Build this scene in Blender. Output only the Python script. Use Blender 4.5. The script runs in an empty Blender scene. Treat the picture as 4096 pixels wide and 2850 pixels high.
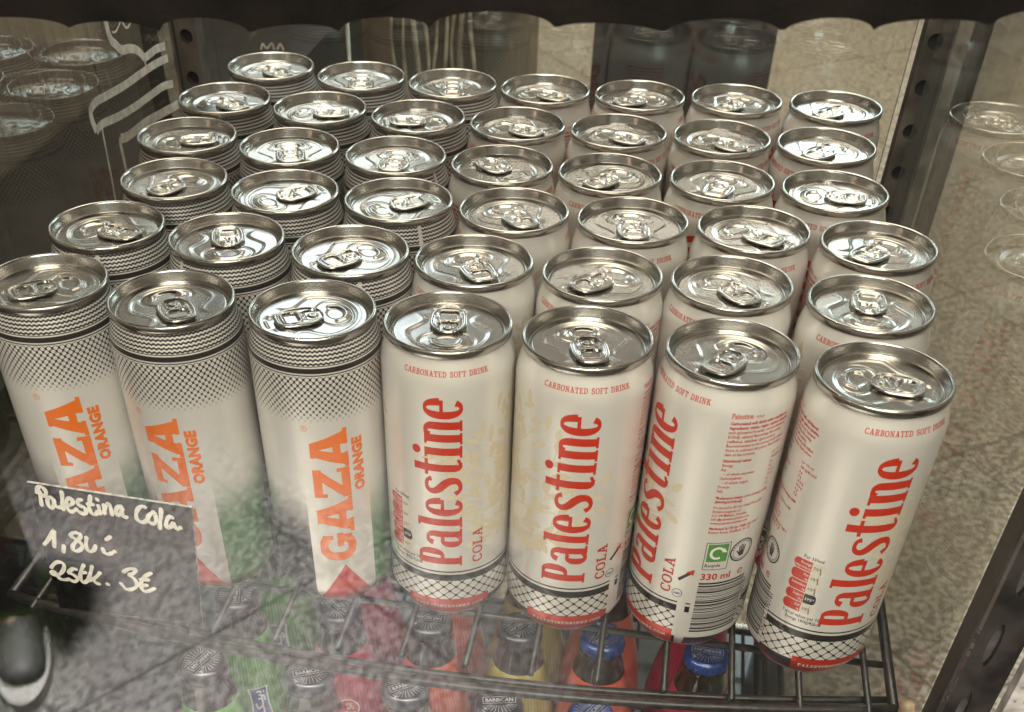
import bpy, bmesh, math, random
from math import sin, cos, pi, radians, sqrt, atan2, hypot, floor
from mathutils import Vector, Matrix, Euler

random.seed(7)
C = bpy.context.scene.collection
sc = bpy.context.scene

# ------------------------------------------------------------------ camera
cam = bpy.data.cameras.new('camera')
co = bpy.data.objects.new('camera', cam); C.objects.link(co)
cam.sensor_width = 36.0; cam.lens = 37.92
cam.shift_x = 0.02995; cam.shift_y = 0.31267
cam.clip_start = 0.02; cam.clip_end = 60
co.matrix_world = (Matrix.Translation((0.08097, -0.40366, 0.36399)) @ Matrix.Rotation(radians(8.8013), 4, 'Z')
                   @ Matrix.Rotation(radians(44.326), 4, 'X') @ Matrix.Rotation(radians(1.2159), 4, 'Z'))
cam.dof.use_dof = True; cam.dof.focus_distance = 0.50; cam.dof.aperture_fstop = 20.0
sc.camera = co

# ------------------------------------------------------------------ world, lamps, exposure
w = bpy.data.worlds.new('World'); sc.world = w; w.use_nodes = True
bg = w.node_tree.nodes['Background']
bg.inputs[0].default_value = (1.0, 0.92, 0.80, 1); bg.inputs[1].default_value = 0.33
vs = sc.view_settings
vs.view_transform = 'Standard'; vs.look = 'None'; vs.gamma = 1; vs.exposure = 0.0; vs.use_curve_mapping = False
cy = sc.cycles
cy.use_denoising = True
try: cy.denoiser = 'OPENIMAGEDENOISE'
except Exception: pass
cy.max_bounces = 10; cy.transparent_max_bounces = 24; cy.glossy_bounces = 6
cy.sample_clamp_indirect = 6; cy.caustics_reflective = False; cy.caustics_refractive = False; cy.blur_glossy = 0.3

def lamp(kind, name, loc, target, power, color, size=0.1, size_y=None, **k):
    l = bpy.data.lights.new(name, kind); o = bpy.data.objects.new(name, l); C.objects.link(o)
    l.energy = power; l.color = color
    if kind == 'AREA':
        l.size = size
        if size_y: l.shape = 'RECTANGLE'; l.size_y = size_y
    else: l.shadow_soft_size = size
    for a, b in k.items(): setattr(l, a, b)
    o.location = loc
    o.rotation_euler = (Vector(target) - Vector(loc)).to_track_quat('-Z', 'Y').to_euler()
    return o
lamp('AREA', 'shop_lamp', (.16, -.95, 1.00), (0, .1, .08), 23, (1, .965, .92), .9, .7)
lamp('AREA', 'cool_shop_lamp', (.44, 1.10, .42), (.12, .25, .14), 3.4, (.62, .85, 1.0), .42, .22)
lamp('AREA', 'cool_shop_lamp', (-.50, 1.25, .72), (-.12, .1, .14), 2.0, (.70, .86, 1.0), .40, .40)
lamp('AREA', 'ceiling_lamp', (-.25, .45, 1.7), (-.05, .15, .1), 11, (1, .90, .74), 1.7, 1.3, spread=radians(100))
lamp('SPOT', 'pavement_daylight_spot', (-.80, -1.10, 2.4), (-.72, -1.05, -1.1), 6800, (1, .975, .975), .10, spot_size=radians(31), spot_blend=1.0)  # added spot in place of daylight; its cone shapes the mirrored bright pool
lamp('SPOT', 'back_floor_fill_spot', (1.0, 4.2, 4.0), (.6, 4.0, -1.1), 2700, (1, .89, .66), .2, spot_size=radians(80), spot_blend=.5)  # added spot that brightens the floor behind and beside the cabinet
lamp('AREA', 'bottle_fill_light', (0, -.052, -.030), (0, .12, -.25), .45, (1, .95, .88), .40, .012)  # added lamp under the rack front to brighten the bottles
for k in range(6):
    lamp('POINT', 'spotlight', (-.20 + k * .08, -.085, .36), (0, 0, 0), .24, (1, .92, .78), .004)
# ------------------------------------------------------------------ helpers
class MB:
    """collects vertices, faces, material numbers and UVs of one mesh"""
    def __init__(s): s.v = []; s.f = []; s.m = []; s.uv = {}
    def face(s, pts, mat=0, uv=None):
        i = len(s.v); s.v += [tuple(p) for p in pts]; s.f.append(tuple(range(i, i + len(pts)))); s.m.append(mat)
        if uv: s.uv[len(s.f) - 1] = uv
    def box(s, x0, x1, y0, y1, z0, z1, mat=0):
        p = [(x, y, z) for z in (z0, z1) for y in (y0, y1) for x in (x0, x1)]
        i = len(s.v); s.v += p
        for f in ((0, 2, 3, 1), (4, 5, 7, 6), (0, 1, 5, 4), (2, 6, 7, 3), (0, 4, 6, 2), (1, 3, 7, 5)):
            s.f.append(tuple(i + a for a in f)); s.m.append(mat)
    def tube(s, pts, r, mat=0, n=8, caps=True):
        pts = [Vector(p) for p in pts]; rings = []
        rr = r if isinstance(r, (list, tuple)) else [r] * len(pts)
        up = None
        for k, p in enumerate(pts):
            d = (pts[min(k + 1, len(pts) - 1)] - pts[max(k - 1, 0)]).normalized()
            if up is None: up = Vector((0, 0, 1)) if abs(d.z) < .9 else Vector((1, 0, 0))
            a = d.cross(up).normalized(); b = a.cross(d).normalized(); up = b
            i = len(s.v)
            for j in range(n):
                t = 2 * pi * j / n; s.v.append(tuple(p + (a * cos(t) + b * sin(t)) * rr[k]))
            rings.append(i)
        for q in range(len(rings) - 1):
            for j in range(n):
                s.f.append((rings[q] + j, rings[q] + (j + 1) % n, rings[q + 1] + (j + 1) % n, rings[q + 1] + j)); s.m.append(mat)
        if caps:
            s.f.append(tuple(rings[0] + j for j in reversed(range(n)))); s.m.append(mat)
            s.f.append(tuple(rings[-1] + j for j in range(n))); s.m.append(mat)
    def lathe(s, prof, n=96, mat=0, zs=0.15, matf=None, close_bottom=False):
        """prof: (r, z) list; uv = (azimuth, z/zs)"""
        i0 = len(s.v)
        for r, z in prof:
            for j in range(n):
                t = 2 * pi * j / n - pi; s.v.append((r * cos(t), r * sin(t), z))
        for k in range(len(prof) - 1):
            for j in range(n):
                j2 = (j + 1) % n
                s.f.append((i0 + k * n + j, i0 + k * n + j2, i0 + (k + 1) * n + j2, i0 + (k + 1) * n + j))
                s.m.append(matf(prof[k], prof[k + 1]) if matf else mat)
                s.uv[len(s.f) - 1] = [(j / n, prof[k][1] / zs), ((j + 1) / n, prof[k][1] / zs), ((j + 1) / n, prof[k + 1][1] / zs), (j / n, prof[k + 1][1] / zs)]
        if close_bottom:
            s.f.append(tuple(i0 + j for j in reversed(range(n)))); s.m.append(mat)
    def build(s, name, mats, parent=None, smooth=True, angle=None):
        me = bpy.data.meshes.new(name); me.from_pydata(s.v, [], s.f)
        for m in (mats if isinstance(mats, (list, tuple)) else [mats]): me.materials.append(m)
        me.polygons.foreach_set('material_index', s.m)
        if s.uv:
            ul = me.uv_layers.new(name='UVMap').data
            for p in me.polygons:
                u = s.uv.get(p.index)
                if u:
                    for k, li in enumerate(p.loop_indices): ul[li].uv = u[k]
        me.update()
        if smooth:
            if angle: me.shade_smooth(); me.set_sharp_from_angle(angle=radians(angle))
            else: me.shade_smooth()
        o = bpy.data.objects.new(name, me); C.objects.link(o)
        if parent: o.parent = parent
        return o

def tag(o, label=None, cat=None, group=None, kind=None):
    if label: o['label'] = label
    if cat: o['category'] = cat
    if group: o['group'] = group
    if kind: o['kind'] = kind
    return o
def empty(name, loc=(0, 0, 0), rz=0):
    o = bpy.data.objects.new(name, None); C.objects.link(o); o.location = loc; o.rotation_euler = (0, 0, rz)
    o.empty_display_size = .02
    return o
def copy_tree(o, parent=None):
    c = o.copy(); C.objects.link(c)
    if parent: c.parent = parent
    for ch in list(o.children): copy_tree(ch, c)
    return c

# ---- node maths
class E:
    def __init__(s, nt, sock): s.nt = nt; s.s = sock
    def op(s, o, b=None, c=None):
        n = s.nt.nodes.new('ShaderNodeMath'); n.operation = o
        for k, x in enumerate((s, b, c)):
            if x is None: continue
            if isinstance(x, E): s.nt.links.new(x.s, n.inputs[k])
            else: n.inputs[k].default_value = x
        return E(s.nt, n.outputs[0])
    def __add__(s, b): return s.op('ADD', b)
    def __sub__(s, b): return s.op('SUBTRACT', b)
    def __mul__(s, b): return s.op('MULTIPLY', b)
    def __truediv__(s, b): return s.op('DIVIDE', b)
    def lt(s, b): return s.op('LESS_THAN', b)
    def gt(s, b): return s.op('GREATER_THAN', b)
    def fr(s): return s.op('FRACT')
    def ab(s): return s.op('ABSOLUTE')
    def mn(s, b): return s.op('MINIMUM', b)
    def mx(s, b): return s.op('MAXIMUM', b)
    def sq(s): return s * s
    def rt(s): return s.op('SQRT')
    def inv(s): return (s * -1) + 1
    def between(s, a, b): return s.gt(a) * s.lt(b)
    def step(s, a, b):
        n = s.nt.nodes.new('ShaderNodeMapRange'); n.interpolation_type = 'SMOOTHSTEP'
        s.nt.links.new(s.s, n.inputs[0]); n.inputs[1].default_value = a; n.inputs[2].default_value = b
        return E(s.nt, n.outputs[0])
def newmat(name):
    m = bpy.data.materials.new(name); m.use_nodes = True
    return m, m.node_tree, m.node_tree.nodes['Principled BSDF']
def setp(p, **k):
    names = dict(rough='Roughness', metal='Metallic', coat='Coat Weight', coatr='Coat Roughness', spec='Specular IOR Level', trans='Transmission Weight', ior='IOR', aniso='Anisotropic', sheen='Sheen Weight')
    for a, b in k.items(): p.inputs[names[a]].default_value = b
def mixc(nt, fac, a, b):
    n = nt.nodes.new('ShaderNodeMix'); n.data_type = 'RGBA'
    for x, k in ((fac, 0), (a, 6), (b, 7)):
        if isinstance(x, E): nt.links.new(x.s, n.inputs[k])
        elif isinstance(x, (int, float)): n.inputs[k].default_value = x
        elif isinstance(x, tuple): n.inputs[k].default_value = (*x, 1)
        else: nt.links.new(x, n.inputs[k])
    return n.outputs[2]
def noise(nt, scale, detail=3, rough=.5, coord='Object', stretch=None, dist=0):
    t = nt.nodes.new('ShaderNodeTexCoord'); v = t.outputs[coord]
    if stretch:
        mp = nt.nodes.new('ShaderNodeMapping'); mp.inputs['Scale'].default_value = stretch; nt.links.new(v, mp.inputs[0]); v = mp.outputs[0]
    n = nt.nodes.new('ShaderNodeTexNoise'); n.inputs['Scale'].default_value = scale; n.inputs['Detail'].default_value = detail
    n.inputs['Roughness'].default_value = rough; n.inputs['Distortion'].default_value = dist
    nt.links.new(v, n.inputs['Vector'])
    return E(nt, n.outputs[0])
def bump(nt, p, h, strength=.2, dist=.001):
    b = nt.nodes.new('ShaderNodeBump'); b.inputs['Strength'].default_value = strength; b.inputs['Distance'].default_value = dist
    nt.links.new(h.s, b.inputs['Height']); nt.links.new(b.outputs[0], p.inputs['Normal'])
def plain(name, col, rough=.5, metal=0, var=.15, scale=60, coat=0, bmp=0, **k):
    """colour with a little wear so no surface is perfectly even"""
    m, nt, p = newmat(name); setp(p, rough=rough, metal=metal, coat=coat, **k)
    n = noise(nt, scale, 4)
    c2 = tuple(max(0, c * (1 - var * 2)) for c in col); c1 = tuple(min(1, c * (1 + var)) for c in col)
    nt.links.new(mixc(nt, n.step(.3, .7), c2, c1), p.inputs['Base Color'])
    nt.links.new((n * (.25 * rough) + rough * .85).s, p.inputs['Roughness'])
    if bmp: bump(nt, p, noise(nt, scale * 3, 3), bmp, .0005)
    return m

def glassy(name, tint=(.97, .97, .95), boost=1.0, rough=0.0):
    """thin clear pane: lets light straight through and mirrors by angle, alike on both faces"""
    m = bpy.data.materials.new(name); m.use_nodes = True; nt = m.node_tree; nt.nodes.clear()
    out = nt.nodes.new('ShaderNodeOutputMaterial'); mix = nt.nodes.new('ShaderNodeMixShader')
    tr = nt.nodes.new('ShaderNodeBsdfTransparent'); tr.inputs[0].default_value = (*tint, 1)
    gl = nt.nodes.new('ShaderNodeBsdfGlossy'); gl.inputs['Roughness'].default_value = rough; gl.inputs['Color'].default_value = (1, 1, 1, 1)
    g = nt.nodes.new('ShaderNodeNewGeometry'); d = nt.nodes.new('ShaderNodeVectorMath'); d.operation = 'DOT_PRODUCT'
    nt.links.new(g.outputs['Normal'], d.inputs[0]); nt.links.new(g.outputs['Incoming'], d.inputs[1])
    c = E(nt, d.outputs['Value']).ab().inv()
    f = (c.op('POWER', 5.0) * .96 + .042) * boost
    nt.links.new(f.mn(1.0).s, mix.inputs[0]); nt.links.new(tr.outputs[0], mix.inputs[1]); nt.links.new(gl.outputs[0], mix.inputs[2])
    nt.links.new(mix.outputs[0], out.inputs[0])
    return m

# ------------------------------------------------------------------ flat artwork: convex polygons in millimetres
def quadstrip(pts, wid, sx=1.0):
    """thick line as quads; wid constant or per point"""
    n = len(pts); W = wid if isinstance(wid, (list, tuple)) else [wid] * n
    L = []
    for k in range(n):
        a = pts[max(k - 1, 0)]; b = pts[min(k + 1, n - 1)]
        dx, dy = b[0] - a[0], b[1] - a[1]; l = hypot(dx, dy) or 1
        nx, ny = -dy / l, dx / l; h = W[k] / 2
        L.append(((pts[k][0] + nx * h, pts[k][1] + ny * h), (pts[k][0] - nx * h, pts[k][1] - ny * h)))
    return [[L[k][1], L[k + 1][1], L[k + 1][0], L[k][0]] for k in range(n - 1)]
def smoothline(pts, sub=4):
    if len(pts) < 3: return list(pts)
    out = []
    for k in range(len(pts) - 1):
        p0, p1, p2, p3 = pts[max(k - 1, 0)], pts[k], pts[k + 1], pts[min(k + 2, len(pts) - 1)]
        for q in range(sub):
            t = q / sub
            out.append(tuple(.5 * ((2 * b) + (c - a) * t + (2 * a - 5 * b + 4 * c - d) * t * t + (-a + 3 * b - 3 * c + d) * t ** 3) for a, b, c, d in zip(p0, p1, p2, p3)))
    out.append(tuple(pts[-1])); return out
def rect(x0, y0, x1, y1): return [(x0, y0), (x1, y0), (x1, y1), (x0, y1)]
def disc(cx, cy, r, n=16, ry=None): return [(cx + r * cos(2 * pi * k / n), cy + (ry or r) * sin(2 * pi * k / n)) for k in range(n)]
def ring(cx, cy, r0, r1, n=24, a0=0, a1=360):
    o = []
    for k in range(n):
        s, t = radians(a0 + (a1 - a0) * k / n), radians(a0 + (a1 - a0) * (k + 1) / n)
        o.append([(cx + r0 * cos(s), cy + r0 * sin(s)), (cx + r1 * cos(s), cy + r1 * sin(s)), (cx + r1 * cos(t), cy + r1 * sin(t)), (cx + r0 * cos(t), cy + r0 * sin(t))])
    return o
def bowl(cx, cy, rx, ry, a0, a1, thick, thin, n=18, p=2.3):
    """arc of a superellipse, heavy on its upright sides and thin at top and bottom"""
    P = []; W = []
    for k in range(n + 1):
        a = radians(a0 + (a1 - a0) * k / n); c, s_ = cos(a), sin(a)
        P.append((cx + rx * math.copysign(abs(c) ** (2 / p), c), cy + ry * math.copysign(abs(s_) ** (2 / p), s_)))
        W.append(thin + (thick - thin) * abs(c) ** 1.2)
    return quadstrip(P, W)
def move(polys, dx=0, dy=0, s=1.0, sy=None): return [[(x * s + dx, y * (sy or s) + dy) for x, y in p] for p in polys]
def ccw(p):
    a = sum(p[k][0] * p[(k + 1) % len(p)][1] - p[(k + 1) % len(p)][0] * p[k][1] for k in range(len(p)))
    return p if a >= 0 else p[::-1]
def clip(p, ax, v, keep_less):
    o = []
    for k in range(len(p)):
        a, b = p[k], p[(k + 1) % len(p)]
        ia = (a[ax] <= v) == keep_less or a[ax] == v; ib = (b[ax] <= v) == keep_less or b[ax] == v
        if ia: o.append(a)
        if ia != ib:
            t = (v - a[ax]) / (b[ax] - a[ax]); o.append((a[0] + (b[0] - a[0]) * t, a[1] + (b[1] - a[1]) * t))
    return o
def slices(p, ax, stepmm):
    lo = min(q[ax] for q in p); hi = max(q[ax] for q in p); out = []
    k0 = floor(lo / stepmm)
    if hi - lo < stepmm * .7: return [p]
    v = (k0 + 1) * stepmm; rest = p
    while v < hi and len(rest) > 2:
        a = clip(rest, ax, v, True); rest = clip(rest, ax, v, False)
        if len(a) > 2: out.append(a)
        v += stepmm
    if len(rest) > 2: out.append(rest)
    return out

_text = {}
def text(s, size=3.0, bold=0.0, sx=1.0, align='LEFT', spacing=1.0):
    """lettering as triangles in mm; cap height is about 0.7 of size"""
    key = (s, size, bold, sx, align, spacing)
    if key in _text: return _text[key]
    cu = bpy.data.curves.new('lettering', 'FONT'); cu.body = s; cu.size = size; cu.resolution_u = 2 if size > 3 else 1
    cu.offset = bold; cu.align_x = align; cu.fill_mode = 'BOTH'; cu.space_character = spacing
    o = bpy.data.objects.new('lettering', cu); C.objects.link(o)
    dg = bpy.context.evaluated_depsgraph_get(); me = o.evaluated_get(dg).to_mesh()
    P = [[(me.vertices[i].co.x * sx, me.vertices[i].co.y) for i in p.vertices] for p in me.polygons]
    o.evaluated_get(dg).to_mesh_clear(); bpy.data.objects.remove(o); bpy.data.curves.remove(cu)
    _text[key] = P
    return P

# ---- the drawn display letters (mm)
def glyphs_script():
    """condensed display letters with heavy uprights: P a l e s t i n e"""
    X, CAP, s, t = 16.6, 20.4, 3.5, 1.5
    g = {}
    g['P'] = (9.6, [rect(.9, 0, .9 + s, CAP), rect(0, 0, 5.4, 1.1), rect(0, CAP - 1.1, 4, CAP), rect(4.2, CAP - 1.6, 5.6, CAP), rect(4.2, 8.3, 5.6, 9.9)] + bowl(5.4, 14.35, 2.6, 5.25, 90, -90, 3.3, 1.6))
    g['a'] = (10.6, [rect(6, .6, 9.2, 12.5), rect(6, 0, 10.4, 1.2)] + bowl(5.2, 12.2, 2.5, 3.7, 165, 0, 3.0, 1.5) + bowl(4.3, 4.9, 2.3, 4.2, 60, 300, 3.2, 1.5) + [[(5, 8.2), (6.4, 8.6), (6.4, 10), (4.6, 9.6)], [(5.2, .4), (6.3, 1.4), (6.3, 3.2), (5, 1.8)]])
    g['l'] = (5.6, [rect(1, 0, 1 + s, CAP + .3), rect(0, 0, 5.5, 1.1), rect(0, CAP - .9, 2, CAP + .3)])
    g['e'] = (10.2, bowl(4.9, X / 2, 3.1, X / 2 - .55, 8, 318, 3.4, 1.5, 30) + [rect(2.6, 8.2, 8.6, 9.7)])
    sp = smoothline([(8.4, 13.6), (7.6, 15.4), (5.1, 16.0), (2.8, 15.0), (2.2, 12.6), (3.6, 10.2), (5.8, 8.0), (7.4, 5.4), (7.2, 2.4), (5.0, .9), (2.5, 1.2), (1.0, 3.2)], 3)
    ws = [2.4, 1.7, 1.6, 2.2, 3.0, 3.6, 3.8, 3.6, 3.0, 1.9, 1.7, 2.4]
    g['s'] = (9.4, quadstrip(sp, [ws[min(k // 3, 11)] + (ws[min(k // 3 + 1, 11)] - ws[min(k // 3, 11)]) * (k % 3) / 3 for k in range(len(sp))]))
    g['t'] = (8.4, [rect(2.1, 2.6, 5.6, CAP + 1.2), rect(.2, X - 1.5, 8.0, X)] + bowl(5.6, 3.4, 1.75, 2.6, 180, 290, 3.4, 1.6) + [[(6.2, .4), (8, 1.0), (8, 2.4), (6.2, 1.9)]])
    g['i'] = (5.8, [rect(1.1, 0, 1.1 + s, X), rect(0, 0, 5.6, 1.1), rect(0, X - 1.2, 1.6, X), disc(2.7, CAP, 2.0)])
    g['n'] = (11.2, [rect(1.1, 0, 1.1 + s, X), rect(0, 0, 5.3, 1.1), rect(0, X - 1.2, 1.6, X), rect(7.0, 0, 7.0 + s, 12.2), rect(6.2, 0, 11.2, 1.1)] + bowl(6.4, 12.2, 2.36, 3.7, 150, 0, 3.4, 1.8))
    return g
def word(g, s, gap=.7, length=None):
    x = 0; out = []
    for ch in s:
        wd, P = g[ch]; out += move(P, x); x += wd + gap
    x -= gap
    if length: out = move(out, 0, 0, length / x, 1.0)
    return out
def glyphs_heavy(H=17.0):
    """heavy slab capitals for the orange can"""
    k = H / 17.0; g = {}
    A = [[(0, 0), (6.2, 0), (10.3, 17), (6.3, 17)], [(12.2, 0), (19.0, 0), (12.6, 17), (8.6, 17)], [(4.2, 3.4), (14.2, 3.4), (13.2, 6.9), (5.2, 6.9)], rect(-.6, 0, 7.2, 1.9), rect(11.4, 0, 19.6, 1.9), rect(5.0, 15.0, 12, 17)]
    g['A'] = (19.0, A)
    g['Z'] = (16.4, [rect(.6, 13.0, 15.8, 17), rect(.2, 0, 16.2, 4.0), [(.4, 3.4), (6.2, 3.4), (15.4, 13.6), (9.6, 13.6)], rect(.6, 11.0, 2.6, 14), rect(14.2, 2, 16.2, 6)])
    g['G'] = (16.6, bowl(8.4, 8.5, 5.9, 6.7, 40, 330, 5.0, 3.8, 30, 2.4) + [rect(8.6, 5.6, 16.6, 8.8), rect(12.2, 1.6, 15.6, 8.0), rect(12.6, 10.6, 15.2, 15.6)])
    return {a: (b[0] * k, move(b[1], 0, 0, k)) for a, b in g.items()}
def glyphs_slab():
    """slab capitals, 10 units high"""
    g = {}; s, t = 2.0, 1.2
    g['C'] = (8.4, bowl(4.4, 5, 3.4, 4.5, 40, 320, s, t, 22) + [rect(6.6, 6.8, 7.8, 9.6), rect(6.6, .6, 7.8, 3.0)])
    g['O'] = (8.8, bowl(4.4, 5, 3.5, 4.5, 0, 360, s, t, 26))
    g['L'] = (7.6, [rect(1.2, 0, 3.2, 10), rect(0, 0, 7.2, 1.3), rect(0, 8.8, 4.6, 10), rect(6, 0, 7.2, 3.2)])
    g['A'] = (9.8, [[(1.2, .6), (2.8, .6), (5.4, 9.6), (4.0, 9.6)], [(6.6, .6), (8.8, .6), (5.8, 10), (3.8, 10)], rect(2.4, 3, 7.4, 4.2), rect(0, 0, 4.2, 1.2), rect(5.6, 0, 9.8, 1.2), rect(2.8, 9, 5.4, 10)])
    def sv(x0, x1, y): return rect(x0, y, x1, y + 1.2)
    g['I'] = (4.6, [rect(1.3, 0, 3.3, 10), sv(0, 4.6, 0), sv(0, 4.6, 8.8)])
    g['T'] = (8.6, [rect(3.3, 0, 5.3, 10), sv(0, 8.6, 8.8), sv(1.8, 6.8, 0), rect(0, 6.6, 1.2, 9), rect(7.4, 6.6, 8.6, 9)])
    g['E'] = (7.8, [rect(1.2, 0, 3.2, 10), sv(0, 7.2, 0), sv(0, 7.2, 8.8), rect(3, 4.5, 5.8, 5.7), rect(6, 0, 7.2, 3), rect(6, 7, 7.2, 10)])
    g['F'] = (7.6, [rect(1.2, 0, 3.2, 10), sv(0, 4.6, 0), sv(0, 7.2, 8.8), rect(3, 4.5, 5.8, 5.7), rect(6, 7, 7.2, 10)])
    g['D'] = (9.0, [rect(1.2, 0, 3.2, 10), rect(0, 0, 4.4, 1.2), rect(0, 8.8, 4.4, 10)] + bowl(4.2, 5, 3.6, 4.4, 90, -90, s, t))
    g['B'] = (8.4, [rect(1.2, 0, 3.2, 10), rect(0, 0, 4.6, 1.2), rect(0, 8.8, 4.6, 10), rect(3, 4.6, 4.8, 5.8)] + bowl(4.4, 7.4, 2.3, 2.1, 90, -90, s, t, 12) + bowl(4.4, 2.9, 2.8, 2.3, 90, -90, s, t, 12))
    g['P'] = (8.2, [rect(1.2, 0, 3.2, 10), sv(0, 4.6, 0), rect(0, 8.8, 4.6, 10), rect(3, 4.2, 4.8, 5.4)] + bowl(4.4, 7.1, 2.7, 2.4, 90, -90, s, t, 12))
    g['R'] = (9.2, g['P'][1] + [[(4.2, 4.4), (6.0, 4.6), (8.4, .6), (6.2, .6)], sv(6, 9.2, 0)])
    g['N'] = (9.8, [rect(1.3, 0, 2.8, 10), rect(6.9, 0, 8.4, 10), [(1.4, 10), (3.4, 10), (8.3, 0), (6.6, 0)], sv(0, 4.2, 0), sv(0, 3, 8.8), sv(5.6, 9.6, 8.8)])
    g['M'] = (11.4, [rect(1.3, 0, 3.0, 10), rect(8.4, 0, 10.2, 10), [(1.4, 10), (3.4, 10), (6.6, 2.5), (5.0, 2.5)], [(8.0, 10), (10, 10), (6.6, 2.5), (5.0, 2.5)], sv(0, 4.2, 0), sv(7.2, 11.4, 0)])
    g['K'] = (9.4, [rect(1.2, 0, 3.2, 10), sv(0, 4.4, 0), sv(0, 4.4, 8.8), [(3, 4), (3, 6), (6.6, 9.4), (8.4, 9.4)], [(4.2, 5.4), (5.8, 6.4), (9, .6), (6.8, .6)], sv(5.8, 9.4, 0), sv(5.4, 9, 8.8)])
    sp = smoothline([(7.0, 7.4), (6.0, 9.1), (3.8, 9.4), (1.8, 8.4), (1.7, 6.6), (3.6, 5.4), (5.8, 4.3), (6.9, 2.8), (6.2, 1.2), (4.0, .6), (2.0, 1.0), (1.0, 2.8)], 2)
    g['S'] = (8.0, quadstrip(sp, [1.2 + .7 * sin(pi * k / (len(sp) - 1)) for k in range(len(sp))]) + [rect(6.4, 6.6, 7.4, 9.6), rect(.6, .4, 1.6, 3.4)])
    g['.'] = (3.0, [disc(1.5, 1.0, 1.0, 8)]); g[' '] = (5.0, [])
    return g
# printed inks
CREAM, RED, DKRED, BLACK = (.80, .765, .70), (.58, .038, .015), (.52, .035, .03), (.018, .017, .017)
def print_mat(name, col, rough=.3):
    m, nt, p = newmat(name); setp(p, rough=rough, coat=.35, coatr=.12)
    n = noise(nt, 900, 2); nt.links.new(mixc(nt, n, tuple(c * .9 for c in col), tuple(min(1, c * 1.06) for c in col)), p.inputs['Base Color'])
    return m
M_RED = print_mat('red_print', RED); M_DKRED = print_mat('deep_red_print', DKRED); M_BLACK = print_mat('black_print', BLACK)
M_CREAM = print_mat('cream_print', (.84, .80, .72)); M_GOLD = print_mat('pale_gold_print', (.715, .63, .475)); M_GREEN = print_mat('green_print', (.10, .30, .07))
M_ORANGE = print_mat('orange_print', (.86, .19, .025)); M_WHITE = print_mat('white_print', (.86, .84, .80)); M_PALE = print_mat('pale_gold_light_print', (.745, .685, .58))

# ------------------------------------------------------------------ the ground
def pavement_mat():
    m, nt, p = newmat('granite_pavement'); setp(p, rough=.75)
    a = noise(nt, 72, 5, .62, 'Object'); b = noise(nt, 210, 3, .6, 'Object'); c = noise(nt, 1.6, 3, .5, 'Object')
    g = (a.step(.40, .60) * .68 + b.step(.36, .64) * .32)
    t = nt.nodes.new('ShaderNodeTexCoord'); x = nt.nodes.new('ShaderNodeSeparateXYZ'); nt.links.new(t.outputs['Object'], x.inputs[0])
    X, Y = E(nt, x.outputs[0]), E(nt, x.outputs[1])
    wob = (noise(nt, 3, 2, .5, 'Object') - .5) * .012
    jx = ((X * .8 + Y * .6 + wob) / .62).fr(); jy = ((Y * .8 - X * .6 + wob + .2) / .62).fr()
    j = jx.lt(.012).mx(jy.lt(.012))
    col = mixc(nt, g, (.020, .0195, .0195), (.30, .29, .285))
    col = mixc(nt, c.step(.35, .7) * .45, col, (.15, .135, .115))
    col = mixc(nt, j * .8, col, (.025, .023, .02))
    nt.links.new(col, p.inputs['Base Color']); bump(nt, p, g, .5, .004)
    return m
mb = MB(); mb.face([(-14, -14, -1.1), (14, -14, -1.1), (14, 14, -1.1), (-14, 14, -1.1)])
tag(mb.build('pavement', pavement_mat(), smooth=False), kind='structure')

# ------------------------------------------------------------------ display cabinet frame
M_FRAME = plain('dark_brown_metal', (.10, .084, .066), .42, .0, .3, 40, .2, .1)
M_BROWN = plain('dark_post_paint', (.034, .028, .024), .45, 0, .35, 60, .2, .1)
M_DARK = plain('black_paint', (.014, .012, .011), .38, 0, .3, 50, .25, .1)
M_STRIP = plain('grey_strip', (.60, .55, .47), .5, .1, .25, 80)
M_DOT = plain('pale_rivet', (.62, .60, .55), .3, .8, .1, 80)
M_HOLE = plain('slot_inside', (.006, .006, .006), .8, 0, .1, 50)
M_SLOT = plain('worn_slot_metal', (.10, .092, .08), .5, .2, .3, 120)

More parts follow.
